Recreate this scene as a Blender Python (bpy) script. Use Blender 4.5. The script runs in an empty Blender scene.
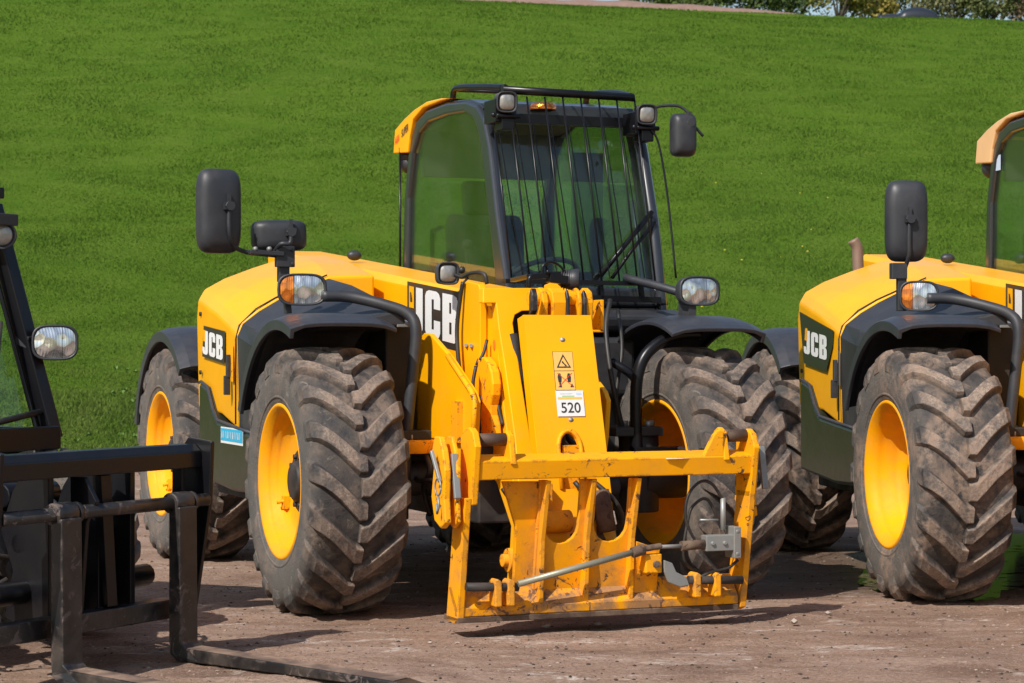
import bpy, math, random
import numpy as np
from mathutils import Vector, Matrix, noise
random.seed(7); rng = np.random.default_rng(7)
R = math.radians
S = bpy.context.scene
C = S.collection
HEXP = 1.25                                   # camera height
FPX, HORY = 2206.0, 345.0

# ------------------------------------------------------------------ basics
def P(px, py, X=None, Y=None, Z=None, o=(0.02, 10.76), th=22.0):
    """machine-local point seen at a photo position, given one of its real local coordinates"""
    t = math.radians(th); c, s = math.cos(t), math.sin(t)
    a = (px-512)/FPX; b = (HORY-py)/FPX
    if Z is not None: k = (Z-HEXP)/b
    elif X is not None: k = (X+o[0]*c+o[1]*s)/(a*c+s)
    else: k = (Y-o[0]*s+o[1]*c)/(-a*s+c)
    x, y = a*k-o[0], k-o[1]
    return (x*c+y*s, -x*s+y*c, HEXP+b*k)

class MB:
    def __init__(s): s.v = []; s.f = []; s.sm = []
    def add(s, vs, fs, smooth=False):
        n = len(s.v); s.v += [tuple(q) for q in vs]
        for f in fs: s.f.append(tuple(i+n for i in f)); s.sm.append(smooth)
        return s
    def box(s, x0, x1, y0, y1, z0, z1):
        if x0 > x1: x0, x1 = x1, x0
        if y0 > y1: y0, y1 = y1, y0
        if z0 > z1: z0, z1 = z1, z0
        v = [(x0,y0,z0),(x1,y0,z0),(x1,y1,z0),(x0,y1,z0),(x0,y0,z1),(x1,y0,z1),(x1,y1,z1),(x0,y1,z1)]
        return s.add(v, [(0,3,2,1),(4,5,6,7),(0,1,5,4),(1,2,6,5),(2,3,7,6),(3,0,4,7)])
    def obox(s, c, size, m):
        v = []
        for dz in (-.5,.5):
            for dx, dy in ((-.5,-.5),(.5,-.5),(.5,.5),(-.5,.5)):
                v.append(Vector(c)+m@Vector((dx*size[0],dy*size[1],dz*size[2])))
        return s.add(v, [(0,3,2,1),(4,5,6,7),(0,1,5,4),(1,2,6,5),(2,3,7,6),(3,0,4,7)])
    def bar(s, a, b, w, h, up=(0,0,1)):
        a, b = Vector(a), Vector(b); d = (b-a); L = d.length; d.normalize()
        u = Vector(up); x = d.cross(u)
        if x.length < 1e-4: x = d.cross(Vector((1,0,0)))
        x.normalize(); z = x.cross(d)
        m = Matrix((x, d, z)).transposed()
        return s.obox((a+b)/2, (w, L, h), m)
    def prism(s, poly, ax, a0, a1):
        """poly in the two other axes (X: (y,z); Y: (x,z); Z: (x,y))"""
        def mk(p, a):
            return (a,p[0],p[1]) if ax == 'X' else ((p[0],a,p[1]) if ax == 'Y' else (p[0],p[1],a))
        n = len(poly)
        A = sum(poly[i][0]*poly[(i+1)%n][1]-poly[(i+1)%n][0]*poly[i][1] for i in range(n))
        if a0 > a1: a0, a1 = a1, a0
        if (A < 0): poly = poly[::-1]
        if ax == 'Y': poly = poly[::-1]
        v = [mk(p, a0) for p in poly]+[mk(p, a1) for p in poly]
        f = [tuple(range(n))[::-1], tuple(range(n, 2*n))]
        for i in range(n): j = (i+1) % n; f.append((i, j, n+j, n+i))
        return s.add(v, f)
    def loft(s, secs, cap=True, closed=True, smooth=False):
        n = len(secs[0]); v = [p for q in secs for p in q]; f = []
        for k in range(len(secs)-1):
            for i in range(n if closed else n-1):
                j = (i+1) % n
                f.append((k*n+i, k*n+j, (k+1)*n+j, (k+1)*n+i))
        if cap and closed:
            f.append(tuple(range(n))[::-1]); f.append(tuple(range((len(secs)-1)*n, len(secs)*n)))
        return s.add(v, f, smooth)
    def tube(s, pts, r, seg=10, smooth=True):
        pts = [Vector(p) for p in pts]; secs = []
        rr = r if isinstance(r, (list, tuple)) else [r]*len(pts)
        t0 = (pts[1]-pts[0]).normalized(); nrm = t0.orthogonal().normalized()
        for i, p in enumerate(pts):
            if i == 0: t = pts[1]-pts[0]
            elif i == len(pts)-1: t = pts[-1]-pts[-2]
            else: t = (pts[i+1]-p).normalized()+(p-pts[i-1]).normalized()
            t.normalize(); nrm = (nrm-t*nrm.dot(t)).normalized(); bn = t.cross(nrm)
            secs.append([p+(nrm*math.cos(2*math.pi*k/seg)+bn*math.sin(2*math.pi*k/seg))*rr[i] for k in range(seg)])
        s.loft(secs, cap=False, smooth=smooth)
        n = len(s.v)-len(secs)*seg
        s.f.append(tuple(n+i for i in range(seg))[::-1]); s.sm.append(False)
        s.f.append(tuple(n+(len(secs)-1)*seg+i for i in range(seg))); s.sm.append(False)
        return s
    def cyl(s, a, b, r, seg=16): return s.tube([a, b], r, seg)
    def lathe(s, prof, c=(0,0,0), seg=48, ax='X', smooth=True, closed=False):
        v = []; f = []; n = len(prof)
        for k in range(seg):
            t = 2*math.pi*k/seg; co, si = math.cos(t), math.sin(t)
            for a, r in prof:
                if ax == 'X': q = (a, r*co, r*si)
                elif ax == 'Y': q = (r*co, a, r*si)
                else: q = (r*co, r*si, a)
                v.append((c[0]+q[0], c[1]+q[1], c[2]+q[2]))
        for k in range(seg):
            k2 = (k+1) % seg
            for i in range(n if closed else n-1):
                j = (i+1) % n
                f.append((k*n+i, k*n+j, k2*n+j, k2*n+i))
        return s.add(v, f, smooth)
    def sphere(s, c, r, seg=12, rings=8, sc=(1,1,1)):
        v = []; f = []
        for i in range(rings+1):
            a = math.pi*i/rings
            for k in range(seg):
                t = 2*math.pi*k/seg
                v.append((c[0]+r*sc[0]*math.sin(a)*math.cos(t), c[1]+r*sc[1]*math.sin(a)*math.sin(t), c[2]+r*sc[2]*math.cos(a)))
        for i in range(rings):
            for k in range(seg): f.append((i*seg+k, (i+1)*seg+k, (i+1)*seg+(k+1)%seg, i*seg+(k+1)%seg))
        return s.add(v, f, True)
    def mesh(s, name, fix=True):
        me = bpy.data.meshes.new(name); me.from_pydata(s.v, [], s.f); me.update()
        me.polygons.foreach_set('use_smooth', s.sm)
        if fix:
            import bmesh
            bm = bmesh.new(); bm.from_mesh(me); bmesh.ops.recalc_face_normals(bm, faces=bm.faces); bm.to_mesh(me); bm.free()
        return me
    def each(s, name, m, parent=None, bevel=0):
        """one object per connected piece"""
        par = list(range(len(s.v)))
        def fd(i):
            while par[i] != i: par[i] = par[par[i]]; i = par[i]
            return i
        for f in s.f:
            for i in f[1:]: par[fd(i)] = fd(f[0])
        groups = {}
        for f, sm in zip(s.f, s.sm): groups.setdefault(fd(f[0]), []).append((f, sm))
        out = []
        for k, L in groups.items():
            q = MB(); idx = {}
            for f, sm in L:
                for i in f:
                    if i not in idx: idx[i] = len(q.v); q.v.append(s.v[i])
                q.f.append(tuple(idx[i] for i in f)); q.sm.append(sm)
            out.append(q.build(name, m, parent, bevel))
        return out
    def build(s, name, m, parent=None, bevel=0, sub=0, loc=None, fix=True):
        o = bpy.data.objects.new(name, s.mesh(name, fix)); C.objects.link(o)
        o.data.materials.append(m)
        if parent: o.parent = parent
        if loc: o.location = loc
        if bevel:
            b = o.modifiers.new('bevel', 'BEVEL'); b.width = bevel; b.segments = 2; b.limit_method = 'ANGLE'; b.angle_limit = R(38)
        if sub:
            b = o.modifiers.new('sub', 'SUBSURF'); b.levels = b.render_levels = sub
        return o

def empty(name, loc, rz=0):
    o = bpy.data.objects.new(name, None); C.objects.link(o); o.location = loc; o.rotation_euler = (0,0,rz); o.empty_display_size = .2
    return o
def tag(o, label=None, cat=None, group=None, kind=None):
    if label: o['label'] = label
    if cat: o['category'] = cat
    if group: o['group'] = group
    if kind: o['kind'] = kind
    return o
def smoothpts(pts, n=6):
    """Catmull-Rom through the points"""
    p = [Vector(q) for q in pts]; p = [2*p[0]-p[1]]+p+[2*p[-1]-p[-2]]; out = []
    for i in range(1, len(p)-2):
        for k in range(n):
            t = k/n
            out.append(.5*((2*p[i])+(p[i+1]-p[i-1])*t+(2*p[i-1]-5*p[i]+4*p[i+1]-p[i+2])*t*t+(3*p[i]-p[i-1]-3*p[i+1]+p[i+2])*t**3))
    out.append(p[-2]); return out

# ------------------------------------------------------------------ materials
class NT:
    def __init__(s, name):
        s.m = bpy.data.materials.new(name); s.m.use_nodes = True; s.t = s.m.node_tree; s.t.nodes.clear()
        s.out = s.t.nodes.new('ShaderNodeOutputMaterial')
    def n(s, typ, **k):
        nd = s.t.nodes.new(typ)
        for a, b in k.items():
            if a in nd.inputs: s.set(nd.inputs[a], b)
            else: setattr(nd, a, b)
        return nd
    def set(s, inp, v):
        if isinstance(v, bpy.types.NodeSocket): s.t.links.new(v, inp)
        else:
            if isinstance(v, tuple) and len(v) == 3 and inp.type == 'RGBA': v = v+(1,)
            inp.default_value = v
    def coord(s, kind='Object'): return s.n('ShaderNodeTexCoord').outputs[kind]
    def mapping(s, vec, sc=(1,1,1), loc=(0,0,0)):
        nd = s.n('ShaderNodeMapping'); s.set(nd.inputs['Vector'], vec); nd.inputs['Scale'].default_value = sc; nd.inputs['Location'].default_value = loc
        return nd.outputs[0]
    def noise(s, vec, scale, detail=4, rough=.55, dist=0):
        nd = s.n('ShaderNodeTexNoise'); s.set(nd.inputs['Vector'], vec); nd.inputs['Scale'].default_value = scale
        nd.inputs['Detail'].default_value = detail; nd.inputs['Roughness'].default_value = rough; nd.inputs['Distortion'].default_value = dist
        return nd.outputs['Fac']
    def ramp(s, fac, a, b, ca=0., cb=1.):
        nd = s.n('ShaderNodeMapRange'); s.set(nd.inputs['Value'], fac)
        for k, v in zip(('From Min','From Max','To Min','To Max'), (a,b,ca,cb)): nd.inputs[k].default_value = v
        nd.clamp = True; return nd.outputs[0]
    def mix(s, fac, a, b):
        nd = s.n('ShaderNodeMix', data_type='RGBA'); s.set(nd.inputs[0], fac); s.set(nd.inputs[6], a); s.set(nd.inputs[7], b)
        return nd.outputs[2]
    def math(s, op, a, b=0.):
        nd = s.n('ShaderNodeMath', operation=op); s.set(nd.inputs[0], a); s.set(nd.inputs[1], b); return nd.outputs[0]
    def bump(s, h, strength=.3, dist=.01):
        nd = s.n('ShaderNodeBump'); s.set(nd.inputs['Height'], h); nd.inputs['Strength'].default_value = strength; nd.inputs['Distance'].default_value = dist
        return nd.outputs[0]
    def bsdf(s, **k):
        nd = s.n('ShaderNodeBsdfPrincipled')
        for a, b in k.items():
            s.set(nd.inputs[{'base':'Base Color','rough':'Roughness','metal':'Metallic','normal':'Normal','coat':'Coat Weight','coatr':'Coat Roughness','spec':'Specular IOR Level'}.get(a,a)], b)
        return nd.outputs[0]
    def fin(s, sh): s.t.links.new(sh, s.out.inputs['Surface']); return s.m

DIRT = (.23,.165,.115)
def paint(name, col, rough=.4, dirt=.35, low=.5, coat=.3, chips=0., metal=0., var=.12, dirtcol=DIRT, chipcol=(.07,.035,.02), spec=.5):
    t = NT(name); co = t.coord()
    big = t.noise(co, 1.7, 5, .6); fine = t.noise(co, 22, 6, .7); mid = t.noise(co, 6, 5, .65, .4)
    c = t.mix(t.ramp(big, .3, .7), tuple(q*(1-var) for q in col), tuple(min(1,q*(1+var*.5)) for q in col))
    sep = t.n('ShaderNodeSeparateXYZ'); t.set(sep.inputs[0], co)
    lowm = t.ramp(sep.outputs[2], .15, 1.3, low, 0.)
    d = t.math('MULTIPLY', t.ramp(mid, .42, .72), t.ramp(fine, .3, .65, .35, 1.))
    d = t.math('MULTIPLY', d, t.math('ADD', lowm, dirt))
    d = t.math('MINIMUM', d, .9)
    c = t.mix(d, c, dirtcol)
    rg = t.math('ADD', t.math('MULTIPLY', d, .5), t.math('ADD', t.math('MULTIPLY', fine, .12), rough-.06))
    if chips:
        bv = t.n('ShaderNodeBevel', samples=4); bv.inputs['Radius'].default_value = .022
        ge = t.n('ShaderNodeNewGeometry'); dt = t.n('ShaderNodeVectorMath', operation='DOT_PRODUCT'); t.set(dt.inputs[0], bv.outputs[0]); t.set(dt.inputs[1], ge.outputs['Normal'])
        edge = t.ramp(dt.outputs['Value'], .985, .90)
        en = t.noise(co, 18, 5, .7)
        edge = t.math('MULTIPLY', edge, t.ramp(en, .53, .60))
        wn = t.noise(t.mapping(co, (1,1,1), (3,1,7)), 13, 8, .72, 1.2)
        wb = t.noise(t.mapping(co, (1,1,1), (9,4,2)), 3.2, 3, .5)
        ch = t.math('MULTIPLY', t.ramp(wn, .66-.06*chips, .69-.06*chips), t.ramp(wb, .42, .5))
        ch = t.math('MAXIMUM', ch, edge)
        c = t.mix(ch, c, t.mix(fine, chipcol, tuple(q*2.2 for q in chipcol)))
        rg = t.math('MAXIMUM', rg, t.math('MULTIPLY', ch, .8))
    hb = t.bump(t.math('ADD', t.math('MULTIPLY', fine, .25), t.math('MULTIPLY', d, .5)), .12, .004)
    return t.fin(t.bsdf(base=c, rough=rg, coat=coat, coatr=.15, metal=metal, normal=hb, spec=spec))
YEL = (.93,.415,.001)
M = {}
M['yellow'] = paint('yellow_paint', YEL, .42, .04, .22, .18, spec=.2)
M['yellow_cover'] = paint('yellow_cover_paint', YEL, .42, .03, .05, .35, spec=.3)
M['yellow_worn'] = paint('worn_yellow_paint', (.93,.375,.002), .5, .06, .45, .0, spec=.2, chips=1.3, dirtcol=(.30,.16,.07))
M['yellow_low'] = paint('muddy_yellow_paint', (.93,.365,.003), .55, .10, 1.0, .0, spec=.2, chips=1.15, dirtcol=(.32,.17,.07))
M['yellow_scraped'] = paint('scraped_yellow_paint', (.90,.36,.004), .6, .5, 2.2, 0, spec=.2, chips=2.2, dirtcol=(.30,.17,.09), chipcol=(.10,.055,.035))
M['rim'] = paint('rim_yellow', (.93,.38,.001), .55, .12, .3, .0, spec=.2)
M['black'] = paint('black_paint', (.006,.006,.008), .30, .03, .10, .0, dirtcol=(.07,.055,.045), spec=.3)
M['black_gloss'] = paint('cab_grey_paint', (.022,.025,.032), .3, .05, .2, .6, dirtcol=(.10,.085,.07))
M['worn_black'] = paint('worn_black_steel', (.010,.010,.011), .40, .10, .45, .1, chips=1.5, dirtcol=(.15,.11,.085), chipcol=(.07,.052,.045))
M['plastic'] = paint('black_plastic', (.026,.028,.034), .48, .22, .3, 0, var=.3, dirtcol=(.12,.10,.085))
M['fender'] = paint('fender_plastic', (.03,.033,.042), .42, .22, .3, .1, dirtcol=(.13,.11,.10))
M['skirt'] = paint('dark_green_skirt', (.015,.019,.010), .34, .10, .30, .2, dirtcol=(.10,.085,.06))
M['steel'] = paint('galvanised_steel', (.30,.31,.30), .5, .4, .3, 0, metal=.5, var=.3)
M['rod'] = paint('grubby_zinc_rod', (.33,.33,.25), .45, .35, .3, 0, metal=.45)
M['rust'] = paint('rusty_pin', (.11,.065,.045), .7, .8, .6, 0, metal=.3, var=.5, chips=1.5, chipcol=(.03,.02,.016))
M['under'] = paint('greasy_underside', (.018,.016,.015), .6, .5, .7, 0, dirtcol=(.07,.05,.04))
M['interior'] = paint('cab_interior', (.05,.052,.055), .7, .1, .1, 0)
M['headliner'] = paint('headliner', (.16,.16,.15), .85, .1, 0, 0)
M['seatcloth'] = paint('seat_cloth', (.02,.022,.025), .85, .1, 0, 0)
M['hose'] = paint('rubber_hose', (.012,.012,.012), .5, .2, .2, 0)
M['ground_metal'] = paint('fork_steel', (.13,.085,.065), .65, .7, .9, 0, metal=.1, dirtcol=(.30,.20,.14))
def flat(name, col, rough=.5, **k):
    t = NT(name); f = t.noise(t.coord(), 60, 3)
    c = t.mix(f, tuple(q*.9 for q in col), tuple(min(q*1.08,1) for q in col))
    return t.fin(t.bsdf(base=c, rough=rough, **k))
M['white'] = flat('white_vinyl', (.74,.74,.72), .45)
M['decal_black'] = flat('black_vinyl', (.035,.028,.022), .45)
M['decal_green'] = flat('dark_green_vinyl', (.022,.03,.016), .45)
M['ink'] = flat('black_ink', (.03,.03,.03), .6)
M['amber_sticker'] = flat('amber_sticker', (.92,.50,.12), .5)
M['red'] = flat('red_ink', (.7,.06,.03), .5)
M['orange_ink'] = flat('orange_ink', (.85,.2,.02), .5)
M['green_ink'] = flat('green_ink', (.35,.62,.25), .5)
M['blue_ink'] = flat('pale_blue_ink', (.5,.62,.78), .5)
M['cyan'] = flat('cyan_label', (.02,.42,.66), .45)
M['glint'] = flat('glint', (.78,.78,.74), .6)
M['sky_sheen_roof'] = paint('roof_paint_sky_sheen', (.82,.50,.24), .5, .05, 0, .2)  # pale tan: hazy sky reflection put into the paint colour
M['rusty_pipe'] = paint('heat_browned_pipe', (.30,.19,.14), .55, .3, 0, 0, metal=.4)

def glass(name, tint, refl=1.0):
    t = NT(name)
    tr = t.n('ShaderNodeBsdfTransparent'); tr.inputs[0].default_value = tint+(1,)
    gl = t.n('ShaderNodeBsdfGlossy'); gl.inputs['Roughness'].default_value = .02; gl.inputs['Color'].default_value = (.9,.95,1,1)
    df = t.n('ShaderNodeBsdfDiffuse'); df.inputs['Color'].default_value = (.35,.36,.34,1)
    fr = t.n('ShaderNodeFresnel'); fr.inputs['IOR'].default_value = 1.5
    mx = t.n('ShaderNodeMixShader'); t.set(mx.inputs[0], t.math('MULTIPLY', fr.outputs[0], refl)); t.t.links.new(tr.outputs[0], mx.inputs[1]); t.t.links.new(gl.outputs[0], mx.inputs[2])
    dust = t.ramp(t.noise(t.coord(), 3, 5, .6), .35, .75, .0, .035)
    m2 = t.n('ShaderNodeMixShader'); t.set(m2.inputs[0], dust); t.t.links.new(mx.outputs[0], m2.inputs[1]); t.t.links.new(df.outputs[0], m2.inputs[2])
    return t.fin(m2.outputs[0])
M['glass'] = glass('tinted_cab_glass', (.87,.935,.87), .6)
M['screen'] = glass('windscreen_glass', (.88,.955,.91), .8)
def lens(name, col, rough=.12, trans=.0, scale=30, bs=.3, dark=.5):
    """moulded lamp glass over a silvered, faceted bowl"""
    t = NT(name); co = t.coord()
    v = t.n('ShaderNodeTexVoronoi'); t.set(v.inputs['Vector'], t.mapping(co, (1,.3,.7))); v.inputs['Scale'].default_value = scale
    wv = t.n('ShaderNodeTexWave'); t.set(wv.inputs['Vector'], co); wv.inputs['Scale'].default_value = 38; wv.inputs['Distortion'].default_value = .2
    b = t.bump(t.math('ADD', v.outputs['Distance'], t.math('MULTIPLY', wv.outputs['Fac'], .10)), bs, .02)
    c = t.mix(t.ramp(v.outputs['Distance'], .25, .75), col, tuple(q*dark for q in col))
    return t.fin(t.bsdf(base=c, rough=rough, metal=.85, coat=1., coatr=.02, normal=b))
M['lens'] = lens('clear_lamp_lens', (.85,.86,.86), .14)
M['worklens'] = lens('work_lamp_lens', (.42,.40,.37), .5, scale=60, bs=.05, dark=.85)
M['amber'] = lens('amber_lens', (.95,.27,.03), .25, dark=.6)
t = NT('mirror_glass'); M['mirrorglass'] = t.fin(t.bsdf(base=(.8,.82,.85), rough=.02, metal=1.))

def tyre_mat(name, seedloc, mud=1.0):
    t = NT(name); co = t.coord(); q = t.mapping(co, (1,1,1), seedloc)
    sep = t.n('ShaderNodeSeparateXYZ'); t.set(sep.inputs[0], co)
    r = t.math('SQRT', t.math('ADD', t.math('POWER', sep.outputs[1], 2.), t.math('POWER', sep.outputs[2], 2.)))
    big = t.noise(q, 4, 5, .6, .5); mid = t.noise(q, 14, 6, .7, .3); fine = t.noise(q, 90, 5, .75)
    top = t.ramp(r, .598, .622)
    base = t.mix(t.ramp(mid, .35, .7), (.026,.025,.026), (.095,.076,.064))
    side = t.mix(t.ramp(fine, .3, .7), (.085,.080,.073), (.165,.150,.130))
    c = t.mix(t.math('MULTIPLY', t.ramp(r, .58, .5), .75), base, side)
    m1 = t.mix(t.ramp(fine, .36, .64), (.15,.11,.085), (.40,.30,.23))
    topc = t.mix(t.ramp(mid, .36, .60), (.085,.070,.062), m1)
    c = t.mix(t.math('MULTIPLY', top, min(1,.95*mud+.2)), c, topc)
    patch = t.math('MULTIPLY', t.ramp(big, .44, .60), t.ramp(mid, .4, .6))
    pale = t.math('MULTIPLY', t.ramp(t.noise(q, 9, 6, .7, .8), .62, .70), .55)
    c = t.mix(pale, c, (.34,.27,.21))
    c = t.mix(t.math('MULTIPLY', patch, .8*mud), c, (.26,.18,.13))
    h = t.math('ADD', t.math('MULTIPLY', mid, .6), t.math('MULTIPLY', fine, .4))
    # moulded rings in the sidewall rubber
    return t.fin(t.bsdf(base=c, rough=t.ramp(mid, .3, .7, .6, .9), normal=t.bump(h, .9, .012)))
M['tyre'] = tyre_mat('muddy_tyre', (0,0,0), .65)
M['tyre_b'] = tyre_mat('muddier_tyre', (5,3,1), 1.15)

# ------------------------------------------------------------------ lettering
def poly_mesh(name, loops, depth=0.0):
    """filled 2-D loops (inner loops become holes) as a mesh in XY"""
    cu = bpy.data.curves.new(name, 'CURVE'); cu.dimensions = '2D'; cu.fill_mode = 'BOTH'
    for lp in loops:
        sp = cu.splines.new('POLY'); sp.points.add(len(lp)-1); sp.use_cyclic_u = True
        for i, (x, y) in enumerate(lp): sp.points[i].co = (x, y, 0, 1)
    o = bpy.data.objects.new(name, cu); me = bpy.data.meshes.new_from_object(o); me.name = name
    bpy.data.objects.remove(o); bpy.data.curves.remove(cu); return me
def text_mesh(name, s, size=1., bold=0.):
    cu = bpy.data.curves.new(name, 'FONT'); cu.body = s; cu.size = size; cu.align_x = 'CENTER'; cu.align_y = 'CENTER'; cu.offset = bold
    o = bpy.data.objects.new(name, cu); me = bpy.data.meshes.new_from_object(o); me.name = name
    bpy.data.objects.remove(o); bpy.data.curves.remove(cu); return me
def rrect(x0, y0, x1, y1, r, n=4):
    out = []
    for cx, cy, a in ((x1-r,y1-r,0),(x0+r,y1-r,90),(x0+r,y0+r,180),(x1-r,y0+r,270)):
        for k in range(n+1): t = R(a+90*k/n); out.append((cx+r*math.cos(t), cy+r*math.sin(t)))
    return out
def logo_letters():
    J = [(.17,1),(.40,1),(.40,.14),(.36,.05),(.28,0),(.10,0),(.03,.05),(0,.13),(0,.30),(.19,.30),(.19,.17),(.21,.17),(.17,.25)]
    J = [(.19,1),(.42,1),(.42,.13),(.38,.04),(.30,0),(.10,0),(.03,.04),(0,.13),(0,.32),(.17,.32),(.17,.19),(.20,.17),(.23,.19),(.19,.5)]
    J = [(.20,1),(.42,1),(.42,.13),(.38,.04),(.30,0),(.10,0),(.03,.04),(0,.13),(0,.30),(.17,.30),(.17,.17),(.20,.17)]
    Cc = [(.12,1),(.36,1),(.44,.96),(.48,.87),(.48,.62),(.28,.62),(.28,.82),(.21,.82),(.21,.18),(.28,.18),(.28,.38),(.48,.38),(.48,.13),(.44,.04),(.36,0),(.12,0),(.04,.04),(0,.13),(0,.87),(.04,.96)]
    Bb = [(0,1),(.34,1),(.44,.96),(.48,.86),(.48,.62),(.44,.54),(.38,.51),(.45,.47),(.49,.39),(.49,.14),(.45,.04),(.35,0),(0,0)]
    h1 = [(.21,.83),(.27,.83),(.27,.60),(.21,.60)]; h2 = [(.21,.42),(.28,.42),(.28,.17),(.21,.17)]
    sh = lambda L, dx: [(x+dx, y) for x, y in L]
    return [J, sh(Cc,.50), sh(Bb,1.05), sh(h1,1.05), sh(h2,1.05)]       # 1.54 wide, 1 high
LOGO = poly_mesh('logo_letters', logo_letters())
def place(me, mat, parent, origin, ux, uy, lift=.003, sx=1., sy=1., name='lettering', solid=0.0012):
    """flat mesh laid on a surface: local x along ux, local y along uy"""
    ux, uy = Vector(ux).normalized(), Vector(uy).normalized(); nz = ux.cross(uy).normalized(); uy = nz.cross(ux) if False else uy
    vs = [Vector(origin)+ux*(v.co.x*sx)+uy*(v.co.y*sy)+nz*lift for v in me.vertices]
    m2 = bpy.data.meshes.new(name); m2.from_pydata(vs, [], [tuple(p.vertices) for p in me.polygons]); m2.update()
    m2.materials.append(mat); o = bpy.data.objects.new(name, m2); C.objects.link(o); o.parent = parent
    return o
def flatpoly(loops, mat, parent, origin, ux, uy, lift=.003, name='sticker'):
    me = poly_mesh(name, loops if isinstance(loops[0][0], (tuple, list)) else [loops])
    return place(me, mat, parent, origin, ux, uy, lift, name=name)

# ------------------------------------------------------------------ wheels
def tyre_mesh(k=1.0, wk=1.0, nl=18):
    b = MB()
    prof = [(.190,.345),(.207,.356),(.219,.375),(.227,.42),(.230,.47),(.227,.52),(.217,.555),(.200,.575),(.17,.584),(.10,.590),(0,.593)]
    full = prof+[(-a, r) for a, r in prof[-2::-1]]
    full = full+[(-.17,.330),(.17,.330)]
    b.lathe([(a*wk*k, r*k) for a, r in full], seg=112, closed=True)
    # lug path along the carcass surface
    path = [(-.012,.592),(.022,.592),(.065,.591),(.11,.589),(.15,.586),(.185,.580),(.208,.567),(.221,.545),(.228,.510)]
    hs = [.036,.037,.038,.038,.037,.034,.024,.013,.003]
    nr = [(0,1),(0,1),(0,1),(.02,1),(.06,1),(.25,.97),(.62,.78),(.9,.4),(1,.1)]
    sk = [0.,.3,4.4,8.8,12.2,15.0,16.8,17.8,18.4]
    wd = [.068,.078,.074,.070,.070,.074,.082,.080,.070]
    for side in (1,-1):
        for i in range(nl):
            ph0 = 360./nl*(i+(.5 if side < 0 else 0)); secs = []
            jit = random.uniform(-.003,.003)
            for (a, r), h, (na, nn), s, w in zip(path, hs, nr, sk, wd):
                sec = []
                for off, hh in ((-.70,-.004),(-.57,.5*h),(-.475,h*.97),(-.40,h),(.40,h),(.475,h*.97),(.57,.5*h),(.70,-.004)):
                    rr = (r+nn*(hh+jit*.3)); aa = (a+na*hh)
                    ph = R(ph0+s)+off*w/(r)
                    sec.append((side*aa*wk*k, -rr*k*math.cos(ph), rr*k*math.sin(ph)))
                secs.append(sec)
            b.loft(secs, smooth=False)
    # raised rings and blocks moulded on the outer sidewall
    for s in (1,-1):
        b.lathe([(s*.219*wk*k,.388*k),(s*.2255*wk*k,.391*k),(s*.2275*wk*k,.397*k),(s*.224*wk*k,.404*k)], seg=80)
    return b.mesh('tyre')
def rim_mesh(k=1.0, wk=1.0, dish=0.):
    b = MB()
    prof = [(.214,.366),(.219,.360),(.217,.350),(.203,.340),(.192,.322),(.176,.316),(.164,.314),(.154,.300),(.140,.296),(.130,.290),(.120,.274),(.112,.266),(.106,.250),(.101,.215),(.100,.17),(.100,.0)]
    prof = [(a-dish*max(0, min(1, (.192-a)/.06)), r) for a, r in prof]
    b.lathe([(a*wk*k, r*k) for a, r in prof], seg=84)
    back = [(-.214,.366),(-.219,.360),(-.217,.350),(-.200,.338),(-.188,.320),(-.13,.312),(-.05,.290),(.03-dish,.282),(.070-dish,.27),(.085-dish,.235),(.088-dish,.0)]
    b.lathe([(a*wk*k, r*k) for a, r in back], seg=84)
    b.lathe([(.214*wk*k,.366*k),(.15*wk*k,.345*k),(0,.335*k),(-.15*wk*k,.345*k),(-.214*wk*k,.366*k)], seg=84)
    return b.mesh('wheel')
def hub_mesh(k=1.0, dish=0.):
    b = MB(); o = .147-dish
    b.lathe([(o-.046,.150),(o-.03,.150),(o-.024,.142),(o-.02,.095),(o+.005,.088),(o+.012,.078),(o+.012,0)], seg=40)
    for i in range(10):
        a = R(36*i); c = (0,.118*math.cos(a),.118*math.sin(a))
        b.cyl((o-.03,c[1],c[2]), (o-.006,c[1],c[2]), .012, 6)
    b.v = [(x*k,y*k,z*k) for x,y,z in b.v]
    return b.mesh('hub')
def valve_mesh(k=1., dish=0.):
    b = MB(); o = .125-dish
    b.cyl((o-.03,-.21,-.10),(o+.04,-.235,-.115),.009,8); b.box(o-.03,o+.012,-.252,-.205,-.145,-.085)
    b.v = [(x*k,y*k,z*k) for x,y,z in b.v]
    return b.mesh('valve')
WM = {}
def wheel(parent, x, y, k=1., wk=1., steer=0., tm='tyre', spin=0., dish=0.):
    key = (k, wk, dish)
    if key not in WM: WM[key] = (rim_mesh(k, wk, dish), tyre_mesh(k, wk), hub_mesh(k, dish), valve_mesh(k, dish))
    rm, ty, hb, vm = WM[key]
    flip = math.pi if x < 0 else 0.
    def mk(n, me, m, par):
        if not me.materials: me.materials.append(m)
        o = bpy.data.objects.new(n, me); C.objects.link(o); o.parent = par; return o
    w = mk('wheel', rm, M['rim'], parent)
    w.location = (x, y, .612*k); w.rotation_euler = (spin, 0, flip+steer)
    tr = mk('tyre', ty, M['tyre'], w)
    # the chevrons roll forward on both sides
    tr.rotation_euler = (0, 0, flip)
    tr.material_slots[0].link = 'OBJECT'; tr.material_slots[0].material = M[tm]
    mk('hub', hb, M['under'], w); mk('valve', vm, M['yellow_worn'], w)
    return w

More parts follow.
